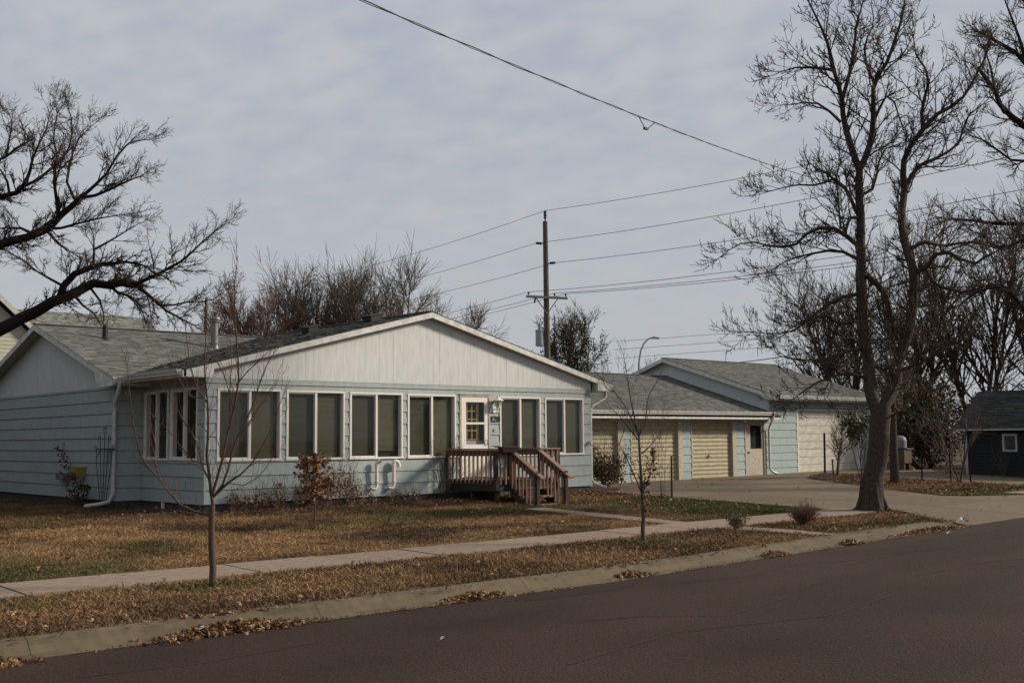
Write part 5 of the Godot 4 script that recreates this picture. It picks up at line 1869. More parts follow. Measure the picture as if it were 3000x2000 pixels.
func make_trees() -> void:
	# the big tree by the drive
	var base := Vector3(12.24, -0.07, 8.41)
	var P := {"depth": 4, "kids": [0, 0, 6, 4, 0], "wig": 0.26, "rise": 0.12, "amin": 0.5, "amax": 1.15, "lmin": 0.3, "lmax": 0.52, "thin": 0.0075, "from": 0.3, "step": 0.35, "jit": 0.22, "bare": 0.15, "lift": 0.25, "short": 0.5, "long": 1.2, "gap": 0.14, "rmax": 0.024, "start": 2}
	var big := thing("street_tree", "tall bare forked tree with seed pods between pavement and drive", "tree", base)
	var g := Geo.new()
	var tw := Geo.new()
	limbs(g, tw, base, BIG_TREE, P)
	# flared foot
	var flare := [Vector2(0.36, -0.12), Vector2(0.31, 0.03), Vector2(0.27, 0.22), Vector2(0.25, 0.5), Vector2(0.235, 0.8)]
	g.lathe(base, flare, 14, Vector3(0.06, 1, 0.04).normalized())
	for i in 7:
		var a := TAU * i / 7 + 0.3
		var d := Vector3(cos(a), 0, sin(a))
		g.tube(PackedVector3Array([base + d * 0.18 + Vector3.UP * 0.75, base + d * 0.24 + Vector3.UP * 0.3, base + d * 0.33 + Vector3.UP * 0.05, base + d * 0.5 - Vector3.UP * 0.05]), 0.05, 0.06, 7)
	put("trunk", g, M.bark, big)
	put("crown", tw, M.brown_twig, big)
	# hanging pods
	var pod := Geo.new()
	for i in 130:
		var q := tw.v[rng.randi() % tw.v.size()]
		if q.y < 3.0:
			continue
		var L := rng.randf_range(0.22, 0.42)
		var sw := Vector3(rng.randfn(), 0, rng.randfn()) * 0.05
		pod.tube(PackedVector3Array([q, q + Vector3(0, -L * 0.5, 0) + sw, q + Vector3(0, -L, 0) + sw * 1.6]), 0.009, 0.005, 4)
	var pods := put("seed_pods", pod, M.twig, big)
	pods.set_meta("kind", "stuff")
	var lf := Geo.new()
	for i in 260:
		var q := tw.v[rng.randi() % tw.v.size()]
		if q.y > 3.4:
			continue
		lf.col = GREEN_BROWN[rng.randi() % 5]
		var d := (rand_dir() + Vector3.DOWN).normalized()
		lf.leaf(q, d, d.cross(rand_dir()).normalized(), 0.12, 0.07, 0.2)
	if lf.v.size():
		put("leaves", lf, M.leaf, big).set_meta("kind", "stuff")

	# the old elm behind the house, its trunk outside the frame
	base = Vector3(-1.92, 0.2, -17.78)
	P = {"depth": 4, "kids": [0, 0, 8, 5, 0], "wig": 0.22, "rise": 0.04, "amin": 0.4, "amax": 1.0, "lmin": 0.28, "lmax": 0.5, "thin": 0.0048, "from": 0.2, "step": 0.5, "jit": 0.9, "bare": 0.2, "lift": 0.15, "short": 0.6, "long": 1.25, "gap": 0.15, "rmax": 0.028, "start": 2, "first": 0.6}
	var elm := thing("bare_tree", "large spreading bare tree reaching over the left roof", "tree", base)
	g = Geo.new()
	tw = Geo.new()
	limbs(g, tw, base, LEFT_TREE, P)
	put("trunk", g, M.dark_bark, elm)
	put("crown", tw, M.brown_twig, elm)

	# the tree beyond the right edge
	base = Vector3(27.2, 0.0, 9.6)
	P = {"depth": 4, "kids": [0, 0, 6, 4, 0], "wig": 0.2, "rise": 0.06, "amin": 0.4, "amax": 1.05, "lmin": 0.4, "lmax": 0.68, "thin": 0.008, "from": 0.2, "step": 0.5, "jit": 0.9, "bare": 0.2, "lift": 0.2, "short": 0.5, "long": 1.15, "gap": 0.2, "rmax": 0.03, "start": 2, "first": 0.6}
	var rt := thing("street_tree", "tall bare tree at the right edge of the view", "tree", base)
	g = Geo.new()
	tw = Geo.new()
	limbs(g, tw, base, RIGHT_TREE, P)
	put("trunk", g, M.dark_bark, rt)
	put("crown", tw, M.twig, rt)

	# young street trees
	P = {"depth": 4, "kids": [0, 0, 0, 2, 0], "wig": 0.12, "rise": 0.12, "amin": 0.4, "amax": 0.9, "lmin": 0.3, "lmax": 0.6, "thin": 0.0026, "from": 0.3, "step": 0.2, "jit": 0.25, "bare": 0.03, "lift": 0.3, "short": 0.10, "long": 0.42, "gap": 0.075, "rmax": 0.0042, "start": 3, "first": 0.10}
	young_tree("young_tree", "young upright red twigged tree on the verge before the window row", Vector3(-4.58, -0.13, 9.41), YOUNG_TREE, P, "young_bark", "red_twig")
	var y2 := young_tree("young_tree", "thin bare young tree with brown leaves low on its trunk", Vector3(3.25, -0.11, 9.44), YOUNG_TREE_TWO, P, "young_bark", "grey_twig")
	var lg := Geo.new()
	for i in 150:
		var t := rng.randf()
		var p := Vector3(3.27, 0.35 + 1.15 * t, 9.46) + Vector3(0.7447, 0, 0.6674) * (0.02 + 0.17 * t + rng.randfn() * 0.045) + Vector3(0, 0, rng.randfn() * 0.04)
		if t > 0.25 and t < 0.3:
			continue
		var d := (rand_dir() + Vector3.DOWN * 0.8).normalized()
		lg.col = [Color(0.12, 0.045, 0.025), Color(0.17, 0.065, 0.03), Color(0.08, 0.035, 0.022)][rng.randi() % 3]
		lg.leaf(p, d, d.cross(rand_dir()).normalized(), rng.randf_range(0.05, 0.09), rng.randf_range(0.03, 0.05), rng.randf_range(-0.4, 0.4))
	put("leaves", lg, M.leaf, y2).set_meta("kind", "stuff")

	# oak sapling in the lawn
	base = Vector3(0.15, 0.01, 4.11)
	var oak := thing("oak_sapling", "small oak sapling full of brown leaves in the lawn", "tree", base)
	g = Geo.new()
	g.tube(PackedVector3Array([base - Vector3.UP * 0.05, base + Vector3(0.01, 0.4, 0), base + Vector3(0.0, 0.8, 0.01), base + Vector3(0.02, 1.38, 0)]), 0.017, 0.004, 7)
	put("trunk", g, M.young_bark, oak)
	g = Geo.new()
	lg = Geo.new()
	for i in 40:
		var h := rng.randf_range(0.40, 1.25)
		var a := rng.randf() * TAU
		var q := base + Vector3(0.01, h, 0)
		var d := Vector3(cos(a), 0.75, sin(a)).normalized()
		var len := rng.randf_range(0.32, 0.58) * (1.3 - h * 0.55)
		var e := q + d * len
		g.tube(PackedVector3Array([q, q + d * len * 0.5 - Vector3.UP * 0.01, e]), 0.005, 0.002, 4)
		for k in 26:
			var p := q.lerp(e, rng.randf_range(0.35, 1.08)) + rand_dir() * 0.05
			var ld := (rand_dir() + Vector3.DOWN * 0.5).normalized()
			lg.col = BROWN_LEAVES[rng.randi() % 5]
			lg.leaf(p, ld, ld.cross(rand_dir()).normalized(), rng.randf_range(0.06, 0.11), rng.randf_range(0.035, 0.06), rng.randf_range(-0.4, 0.4))
	put("branches", g, M.red_twig, oak)
	put("leaves", lg, M.leaf, oak).set_meta("kind", "stuff")

	# trees on the strip between the two drives
	base = Vector3(22.5, 0.1, 3.2)
	var second := thing("slim_tree", "slim dark trunked tree standing behind the big tree", "tree", base)
	g = Geo.new()
	tw = Geo.new()
	P = {"depth": 4, "kids": [4, 5, 5, 3, 0], "wig": 0.14, "rise": 0.06, "amin": 0.4, "amax": 1.0, "lmin": 0.45, "lmax": 0.7, "thin": 0.007, "from": 0.3}
	g.tube(PackedVector3Array([base - Vector3.UP * 0.1, base + Vector3(-0.03, 0.8, 0.0), base + Vector3(-0.06, 1.7, 0.03), base + Vector3(0.02, 2.7, 0.0), base + Vector3(0.1, 3.8, 0.1)]), 0.155, 0.08, 10)
	for k in 7:
		grow(tw, base + Vector3(0, 2.2 + k * 0.25, 0), Vector3(cos(k * 2.4), 0.8, sin(k * 2.4)).normalized(), 1.7, 0.04, 1, P)
	put("trunk", g, M.bark, second)
	put("crown", tw, M.twig, second)
	lg = Geo.new()
	leafy(lg, base + Vector3(0, 2.7, 0), Vector3(1.1, 0.7, 1.1), 420, 0.11, GREEN_BROWN, 0.3)
	put("leaves", lg, M.leaf, second).set_meta("kind", "stuff")
	shrub("crab_apple", "low bare crooked fruit tree before the white garage door", "tree", Vector3(24.64, 0.2, -0.26), 2, 1.75, 0.25, 0.04, [8, 6, 5], 60, 0.07, DARK_GREEN, "grey_twig")
	shrub("fruit_tree", "bare small tree with several stems beside the second drive", "tree", Vector3(24.5, 0.08, 4.35), 5, 1.9, 0.55, 0.03, [5, 4, 3], 0, 0.0, [], "grey_twig")
	shrub("bare_bush", "small pale bare bush below the shed window", "bush", Vector3(28.7, 0.15, 3.9), 6, 0.75, 0.6, 0.012, [5, 4], 0, 0.0, [], "grey_twig")
	# an ivy-leaved clump hanging beside the trunk
	var ivy := shrub("dark_shrub", "dark leafy shrub between the big trunk and white garage door", "shrub", Vector3(24.3, 0.18, 0.9), 5, 2.0, 0.25, 0.02, [5, 4], 0, 0.1, DARK_GREEN, "twig")
	lg = Geo.new()
	leafy(lg, Vector3(24.2, 1.95, 0.8), Vector3(0.5, 0.6, 0.5), 1500, 0.10, DARK_GREEN, 0.22)
	put("leaves", lg, M.leaf, ivy).set_meta("kind", "stuff")

	# bushes about the house
	shrub("bare_bush", "bare dark twiggy bush against the wall left of the deck", "bush", Vector3(6.15, 0.14, 0.42), 17, 1.05, 0.55, 0.009, [4, 3], 26, 0.05, BROWN_LEAVES, "twig")
	var cb := shrub("leafy_bush", "leafy brown green bush at the house's right corner", "bush", Vector3(13.3, 0.14, -0.9), 16, 1.25, 0.62, 0.012, [5, 4], 950, 0.085, GREEN_BROWN, "red_twig")
	lg = Geo.new()
	leafy(lg, Vector3(13.3, 0.62, -0.9), Vector3(0.62, 0.48, 0.6), 1500, 0.085, GREEN_BROWN, 0.22)
	put("leaves", lg, M.leaf, cb).set_meta("kind", "stuff")
	shrub("dry_bush", "small round brown dried bush beside the pavement near the big tree", "bush", Vector3(7.93, -0.09, 9.47), 70, 0.30, 1.15, 0.004, [6, 4], 700, 0.045, [Color(0.15, 0.075, 0.045), Color(0.10, 0.05, 0.032), Color(0.20, 0.11, 0.07)], "red_twig")
	shrub("grass_tuft", "shaggy olive grass tuft at the pavement edge", "grass", Vector3(6.3, -0.09, 9.1), 46, 0.33, 0.75, 0.0035, [3], 240, 0.06, [Color(0.10, 0.085, 0.03), Color(0.14, 0.10, 0.04)], "grey_twig")
	# dead flowers along the wall
	var spots := [[0.55, 0.3], [0.95, 0.36], [1.4, 0.3], [1.75, 0.55], [2.1, 0.45], [2.45, 0.62], [2.75, 0.7], [3.1, 0.95], [3.4, 0.85], [3.75, 0.5], [4.1, 0.25], [4.55, 0.22], [5.0, 0.26], [5.3, 0.3], [1.15, 0.48], [0.75, 0.42]]
	var where := ["under the first window from the left", "under the first window, second from the corner", "under the right half of the first window", "between the first and second windows, upright", "between the first and second windows, shorter", "under the second window, left side", "under the middle of the second window", "behind the oak sapling, tallest of the bed", "right of the oak sapling, second tallest", "under the gap before the white vent pipes", "low beside the left white vent pipe", "low between the two white vent pipes", "low right of the vent pipes", "low before the bare bush", "under the first window, tall and loose", "under the first window by the corner trim"]
	for i in spots.size():
		var s: Array = spots[i]
		shrub("dried_flower", "brown dried flower stalks " + where[i], "plant", Vector3(s[0], 0.13, 0.22 + 0.1 * (i % 3)), 7 + int(s[1] * 9), s[1], 0.35, 0.004, [3, 2], int(60 + s[1] * 260), 0.065, [Color(0.24, 0.15, 0.08), Color(0.17, 0.10, 0.055), Color(0.30, 0.20, 0.12), Color(0.12, 0.07, 0.04)], "red_twig", "dried flowers along the front wall")
	# rose on the left wall
	var rose := thing("climbing_rose", "leaning leafy rose against the left side wall", "plant", Vector3(-0.85, 0.14, -4.7))
	g = Geo.new()
	lg = Geo.new()
	for k in 3:
		var a := Vector3(-0.85, 0.14, -4.7 + k * 0.1)
		var e := [Vector3(-0.72, 1.5, -6.35), Vector3(-0.75, 0.9, -5.2), Vector3(-0.8, 0.6, -4.3)][k] as Vector3
		var pts := PackedVector3Array()
		for i in 9:
			pts.append(a.lerp(e, i / 8.0) + Vector3(-0.03, 0.14 * sin(PI * i / 8.0), 0))
		g.tube(pts, 0.010, 0.004, 5)
		for i in 130:
			var t := pow(rng.randf(), 1.5)
			var p := a.lerp(e, t) + Vector3(-0.05, 0.14 * sin(PI * t), 0) + rand_dir() * lerpf(0.2, 0.05, t)
			lg.col = DARK_GREEN[rng.randi() % 4] if rng.randf() < 0.8 else Color(0.2, 0.1, 0.02)
			var d := (rand_dir() + Vector3.DOWN * 0.4).normalized()
			lg.leaf(p, d, d.cross(rand_dir()).normalized(), 0.09, 0.055, rng.randf_range(-0.3, 0.3))
	put("stems", g, M.red_twig, rose)
	put("leaves", lg, M.leaf, rose).set_meta("kind", "stuff")

	# trees behind the houses
	bare_tree("bare_tree", Vector3(26.0, 0.2, -45.5), 10.2, 6.4, 7, "red_twig", "dense fine twigged brown tree right of the chimney flue", 0.014, [8, 8, 7, 4])
	bare_tree("bare_tree", Vector3(30.8, 0.2, -47.9), 11.4, 6.6, 4, "grey_twig", "open bare tree behind the roof valley, second from the left", 0.013, [8, 7, 7, 4])
	bare_tree("bare_tree", Vector3(32.6, 0.2, -44.2), 12.8, 6.8, 4, "grey_twig", "tall dark stemmed bare tree above the left roof vent", 0.013, [9, 8, 7, 4])
	bare_tree("bare_tree", Vector3(35.6, 0.2, -43.7), 13.4, 7.4, 4, "grey_twig", "tall bare tree above the right roof vent", 0.013, [9, 8, 7, 4])
	var rb := bare_tree("bare_tree", Vector3(34.1, 0.2, -37.4), 9.6, 6.0, 7, "red_twig", "low brown bushy tree just left of the gable peak", 0.013, [8, 8, 7, 4])
	rb.set_meta("category", "tree")
	var ev := bare_tree("juniper_tree", Vector3(37.1, 0.2, -26.1), 8.0, 4.0, 6, "twig", "ragged dark green and brown tree beside the utility pole", 0.012, [7, 6, 6, 4], "")
	lg = Geo.new()
	var crown := ev.get_node("crown") as MeshInstance3D
	var cv: PackedVector3Array = crown.mesh.surface_get_arrays(0)[Mesh.ARRAY_VERTEX]
	for i in 11000:
		var q: Vector3 = cv[rng.randi() % cv.size()] + ev.position
		if rng.randf() < (q.y - 7.0) * 0.4:
			continue
		lg.col = (DARK_GREEN if q.y > 4.2 and rng.randf() < 0.75 else GREEN_BROWN)[rng.randi() % 4]
		var d := (rand_dir() + Vector3.UP * 0.6).normalized()
		lg.leaf(q + rand_dir() * 0.1, d, d.cross(rand_dir()).normalized(), 0.17, 0.07, 0.1)
	put("leaves", lg, M.leaf, ev).set_meta("kind", "stuff")
	bare_tree("bare_tree", Vector3(50.0, 0.3, -36.5), 6.4, 4.2, 4, "grey_twig", "faint thin bare tree just right of the juniper", 0.011, [4, 4, 4, 3])
	bare_tree("bare_tree", Vector3(55.0, 0.3, -34.0), 6.4, 4.6, 4, "grey_twig", "faint thin bare tree beside the street lamp", 0.011, [4, 4, 4, 3])
	var R := "bare trees behind the dark shed"
	bare_tree("bare_tree", Vector3(47.1, 0.3, -9.1), 12.5, 8.0, 3, "twig", "dark bare tree seen between the two trunks of the big tree", 0.011, [6, 6, 5, 4], R)
	bare_tree("bare_tree", Vector3(45.3, 0.3, -4.8), 11.5, 9.0, 3, "twig", "dark bare tree above the left end of the shed roof", 0.011, [6, 6, 5, 4], R)
	bare_tree("bare_tree", Vector3(49.6, 0.3, -2.6), 13.0, 9.0, 3, "twig", "dark bare tree above the middle of the shed roof", 0.011, [6, 6, 5, 4], R)
	bare_tree("bare_tree", Vector3(44.0, 0.3, 2.2), 11.0, 8.0, 3, "twig", "dark bare tree above the right end of the shed roof", 0.011, [6, 6, 5, 4], R)
	bare_tree("bare_tree", Vector3(41.0, 0.3, -9.8), 9.5, 7.0, 4, "twig", "dark bare tree right behind the taller garage", 0.011, [6, 6, 5, 4], R)
	# spruces screening the left side, just outside the frame
	for s in [[Vector3(-7.6, 0.14, -17.0), 9.0, "dark spruce farthest back along the left lawn"], [Vector3(-5.6, 0.14, -12.8), 8.6, "dark spruce second from the back along the left lawn"], [Vector3(-6.3, 0.14, -9.0), 8.5, "dark spruce third from the back along the left lawn"], [Vector3(-6.6, 0.14, -5.2), 7.6, "dark spruce second from the street on the left lawn"], [Vector3(-6.9, 0.14, -1.4), 8.0, "dark spruce nearest the street on the left lawn"]]:
		var sp := thing("spruce", s[2], "tree", s[0], "spruces along the left lawn")
		g = Geo.new()
		g.tube(PackedVector3Array([s[0], s[0] + Vector3.UP * s[1]]), 0.16, 0.02, 8)
		put("trunk", g, M.dark_bark, sp)
		lg = Geo.new()
		var yy := 0.5
		while yy < s[1]:
			var reach: float = 1.9 * (1.0 - yy / s[1]) + 0.08
			for k in 9:
				var a := rng.randf() * TAU
				var d := Vector3(cos(a), -0.25, sin(a)).normalized()
				var q: Vector3 = s[0] + Vector3.UP * yy
				for m in 7:
					lg.col = DARK_GREEN[rng.randi() % 4]
					var ld := (d + rand_dir() * 0.5).normalized()
					lg.leaf(q + d * reach * (m + 0.3) / 7.0 + rand_dir() * 0.05, ld, ld.cross(rand_dir()).normalized(), reach * 0.3 + 0.12, 0.14, 0.1)
			yy += 0.16
		put("needles", lg, M.leaf, sp).set_meta("kind", "stuff")
	# overgrown hedge left of the shed
	for h in [[Vector3(34.5, 0.2, -1.9), Vector3(1.7, 2.0, 1.5), "tall dark overgrown hedge clump behind the second drive"], [Vector3(35.5, 0.2, 0.6), Vector3(1.6, 1.7, 1.5), "dark hedge clump nearest the shed corner"], [Vector3(36.5, 0.2, -4.6), Vector3(1.8, 2.5, 1.6), "rusty brown hedge clump next to the taller garage"]]:
		var hd := thing("hedge_clump", h[2], "hedge", h[0], "overgrown hedge left of the shed")
		g = Geo.new()
		stems(g, h[0], 10, h[1].y * 1.7, 0.5, 0.03, [4, 4])
		put("stems", g, M.twig, hd)
		lg = Geo.new()
		leafy(lg, h[0] + Vector3(0, h[1].y, 0), h[1], 6500, 0.17, DARK_GREEN + [Color(0.10, 0.05, 0.022), Color(0.13, 0.065, 0.03)], 0.0)
		put("leaves", lg, M.leaf, hd).set_meta("kind", "stuff")


# ---------------------------------------------------------------- yard things
func make_yard() -> void:
	# bed edging of small scalloped bricks
	var ed := thing("bed_edging", "low row of scalloped red edging bricks along the house bed", "edging", Vector3(3.0, 0.13, 0.4))
	for line in [[Vector2(-0.40, -2.6), Vector2(-0.48, 0.42)], [Vector2(-0.48, 0.46), Vector2(1.8, 0.5)], [Vector2(1.8, 0.5), Vector2(6.1, 0.62)], [Vector2(8.85, 0.55), Vector2(12.5, 0.35)]]:
		var n := int(line[0].distance_to(line[1]) / 0.155)
		for i in n:
			var p: Vector2 = line[0].lerp(line[1], (i + 0.5) / n)
			var dir: Vector2 = (line[1] - line[0]).normalized()
			var g := Geo.new()
			var t := rng.randf_range(0.75, 1.15)
			g.col = Color(t, t, t)
			var poly := PackedVector2Array([Vector2(-0.074, -0.05), Vector2(0.074, -0.05), Vector2(0.074, 0.035), Vector2(0.045, 0.06), Vector2(0, 0.07), Vector2(-0.045, 0.06), Vector2(-0.074, 0.035)])
			var u := Vector3(dir.x, 0, dir.y)
			var nn := Vector3(-dir.y, 0, dir.x)
			var o := Vector3(p.x, ground_y(p.x, p.y) + rng.randf_range(-0.012, 0.012), p.y) - nn * 0.025
			g.prism(poly, o, u, (Vector3.UP + nn * rng.randf_range(-0.12, 0.12)).normalized(), nn * 0.05)
			put("edging_brick", g, M.edging, ed)
	# iron trellis
	var tr := thing("trellis", "black wrought iron trellis with curled tips beside the downspout", "trellis", Vector3(-0.75, 0.15, -3.5))
	var tops := [[-3.98, 1.5, -3.66], [-3.76, 1.74, -3.6], [-3.50, 1.92, -3.54], [-3.28, 1.72, -3.48], [-3.06, 1.52, -3.42]]
	for i in 5:
		var q: Array = tops[i]
		var g := Geo.new()
		var pts := PackedVector3Array([Vector3(-0.75, 0.1, q[2]), Vector3(-0.75, q[1] - 0.35, lerpf(q[2], q[0], 0.9)), Vector3(-0.75, q[1], q[0])])
		g.tube(pts, 0.008, 0.008, 6)
		for sgn in ([-1, 1] if i == 2 else [-1 if i < 2 else 1]):
			var curl := PackedVector3Array()
			for k in 9:
				var a := PI * 1.5 * k / 8.0
				curl.append(Vector3(-0.75, q[1] + 0.065 * sin(a), q[0] + sgn * (0.055 - 0.055 * cos(a))))
			g.tube(curl, 0.008, 0.006, 5)
		put("rod", g, M.black_metal, tr)
	var g2 := Geo.new()
	g2.span(Vector3(-0.84, 1.475, -3.76), Vector3(-0.68, 1.50, -3.04))
	g2.bar(Vector3(-0.75, 1.475, -3.72), Vector3(-0.75, 1.30, -3.92), 0.012, 0.012, Vector3.RIGHT)
	put("shelf", g2, M.black_metal, tr)
	g2 = Geo.new()
	g2.bar(Vector3(-0.75, 0.5, -3.74), Vector3(-0.75, 0.5, -3.42), 0.01, 0.012)
	put("cross_bar", g2, M.black_metal, tr)
	# yellow hose box
	g2 = Geo.new()
	g2.hexa([Vector3(-0.80, 0.80, -5.22), Vector3(-0.61, 0.80, -5.22), Vector3(-0.61, 0.80, -5.0), Vector3(-0.80, 0.80, -5.0)], [Vector3(-0.84, 1.06, -5.28), Vector3(-0.61, 1.06, -5.28), Vector3(-0.61, 1.06, -4.94), Vector3(-0.84, 1.06, -4.94)])
	lone("wall_bin", g2, M.yellow_plastic, Vector3(-0.72, 0.8, -5.1), "yellow plastic bin fixed to the left side wall above the rose", "bin")
	# caged sapling
	var at := Vector3(11.3, 0.08, 2.95)
	var cage := thing("wire_cage", "round wire mesh cage with a dark stake at the drive edge", "plant guard", at)
	g2 = Geo.new()
	for k in 16:
		var a := TAU * k / 16
		g2.tube(PackedVector3Array([at + Vector3(cos(a) * 0.24, -0.02, sin(a) * 0.24), at + Vector3(cos(a) * 0.24, 0.82, sin(a) * 0.24)]), 0.0028, 0.0028, 3)
	for y in [0.02, 0.10, 0.18, 0.30, 0.44, 0.60, 0.81]:
		var ring := PackedVector3Array()
		for k in 17:
			var a := TAU * k / 16
			ring.append(at + Vector3(cos(a) * 0.24, y, sin(a) * 0.24))
		g2.tube(ring, 0.0028, 0.0028, 3)
	put("mesh", g2, M.mesh_wire, cage)
	g2 = Geo.new()
	g2.bar(at + Vector3(0.22, -0.1, 0.16), at + Vector3(0.23, 1.08, 0.16), 0.035, 0.035)
	put("stake", g2, M.rust_post, cage)
	shrub("caged_sapling", "bare branching sapling growing out of the wire cage", "tree", at, 3, 1.75, 0.25, 0.012, [5, 4, 2], 0, 0.0, [], "grey_twig")
	# steel posts on the strip
	var posts := [[Vector3(26.0, 0.2, -1.65), 1.55, 0.045, "tall rusty steel post before the white garage door"], [Vector3(24.3, 0.2, -0.2), 0.62, 0.03, "short rusty stake leaning beside the low fruit tree"], [Vector3(24.4, 0.12, 3.1), 1.05, 0.03, "thin rusty post right of the slim dark trunk"], [Vector3(23.97, 0.08, 4.35), 0.95, 0.03, "thin rusty post just left of the many stemmed tree"], [Vector3(24.15, 0.07, 4.9), 1.3, 0.03, "thin rusty post just right of the many stemmed tree"]]
	for p in posts:
		var g := Geo.new()
		var b: Vector3 = p[0]
		g.bar(b - Vector3.UP * 0.2, b + Vector3(0.02 if p[1] > 1 else -0.08, p[1], 0.02), p[2] * 1.4, p[2] * 1.4)
		lone("steel_post", g, M.rust_post, b, p[3], "post", "steel posts between the drives")
	var wg := Geo.new()
	wg.tube(chain(Vector3(24.4, 1.0, 3.1), Vector3(24.15, 1.1, 4.9), 0.04, 6), 0.004, 0.004, 3)
	lone("guy_wire", wg, M.wire, Vector3(24.3, 1.0, 4.0), "thin wire strung between the rusty posts on the strip", "wire")
	# earth mound under the tall post
	var mg := Geo.new()
	for k in 5:
		mg.col = Color(0.055 + 0.01 * k, 0.035, 0.02)
		mg.lathe(Vector3(22.9 + k * 0.62, 0.13 + 0.012 * k, 0.2 - k * 0.32), [Vector2(0.75 - 0.05 * k, -0.05), Vector2(0.55, 0.05), Vector2(0.3, 0.10), Vector2(0.0, 0.12)], 14)
	var mound := put("soil_mound", mg, M.turf)
	tag(mound, "dark mulch mound along the strip before the white garage door", "mound", "", "structure")
	# litter
	var lg := Geo.new()
	for k in 9:
		var p := Vector3(10.62 + rng.randf() * 0.3, -0.07 + rng.randf() * 0.06, 11.2 + rng.randf() * 0.16)
		lg.leaf(p, (rand_dir() + Vector3.UP * 0.1).normalized(), rand_dir(), 0.10, 0.08, rng.randf_range(-0.4, 0.4))
	lone("plastic_bag", lg, M.paper, Vector3(10.75, -0.1, 11.25), "crumpled white plastic bag at the end of the kerb", "litter")
	var bits := [[Vector3(6.42, -0.19, 11.53), 0.11, "white and violet crushed can in the gutter leaves"], [Vector3(-5.95, -0.2, 11.78), 0.12, "small white paper scrap on the nearest leaf pile"], [Vector3(-5.4, -0.1, 8.0), 0.07, "tiny white paper scrap by the pavement behind the young tree"], [Vector3(8.9, -0.15, 11.9), 0.12, "flat blue grey paper scrap lying on the road"], [Vector3(-4.6, -0.2, 13.9), 0.07, "tiny white chip lying on the road at lower left"]]
	for b in bits:
		var g := Geo.new()
		var p: Vector3 = b[0]
		p.y = ground_y(p.x, p.z) + (0.075 if p.z > 11.4 and p.z < 12.0 and p.x < 0 else 0.03)
		if p.z > 12:
			p.y = ground_y(p.x, p.z) + 0.11 * sin(PI * (p.z - kerb_z(p.x) - 0.15) / 13.0) + 0.025
		g.leaf(p, Vector3(1, 0.15, 0.2).normalized(), Vector3(-0.2, 0.1, 1).normalized(), b[1], b[1] * 0.6, 0.2)
		g.leaf(p + Vector3(0.01, 0.01, 0), Vector3(0.3, 0.4, 1).normalized(), Vector3(1, 0.1, -0.2).normalized(), b[1] * 0.7, b[1] * 0.5, -0.3)
		lone("paper_scrap", g, M.paper, p, b[2], "litter")
	# gear kept at the far end of the second drive
	var gear := [["storage_drum", "pale rounded drum behind the slim dark trunk", "drum"], ["crate", "brown wooden crate under the pale drum", "crate"], ["plastic_tray", "dark blue plastic tray lying on the brown crate", "tray"], ["leaning_board", "dusty brown board leaning right of the crate", "board"], ["yellow_block", "small yellow block on the ground beside the crate", "block"]]
	var o := Vector3(30.7, 0.22, -1.05)
	g2 = Geo.new()
	g2.lathe(o + Vector3(-0.2, 0.92, 0), [Vector2(0.24, 0.0), Vector2(0.25, 0.3), Vector2(0.2, 0.42), Vector2(0.1, 0.48), Vector2(0, 0.49)], 14)
	lone(gear[0][0], g2, M.drum, o + Vector3(-0.2, 0.92, 0), gear[0][1], gear[0][2])
	g2 = Geo.new()
	g2.span(o + Vector3(-0.45, 0.32, -0.3), o + Vector3(0.12, 0.85, 0.3))
	for k in 2:
		g2.span(o + Vector3(-0.42 + 0.4 * k, 0.0, -0.25), o + Vector3(-0.32 + 0.4 * k, 0.32, 0.25))
	lone(gear[1][0], g2, M.brown_board, o, gear[1][1], gear[1][2])
	g2 = Geo.new()
	g2.span(o + Vector3(-0.3, 0.853, -0.34), o + Vector3(0.22, 0.915, 0.34))
	lone(gear[2][0], g2, M.blue_plastic, o + Vector3(0, 0.853, 0), gear[2][1], gear[2][2])
	g2 = Geo.new()
	g2.bar(o + Vector3(0.75, -0.02, 0.35), o + Vector3(0.18, 0.62, 0.05), 0.3, 0.03, Vector3(0.7, 0.7, 0))
	lone(gear[3][0], g2, M.brown_board, o + Vector3(0.75, 0, 0.35), gear[3][1], gear[3][2])
	g2 = Geo.new()
	g2.box(o + Vector3(-0.12, 0.07, 0.42), Vector3(0.2, 0.15, 0.16), Basis(Vector3.UP, 0.4))
	lone(gear[4][0], g2, M.yellow_plastic, o + Vector3(-0.12, 0, 0.42), gear[4][1], gear[4][2])


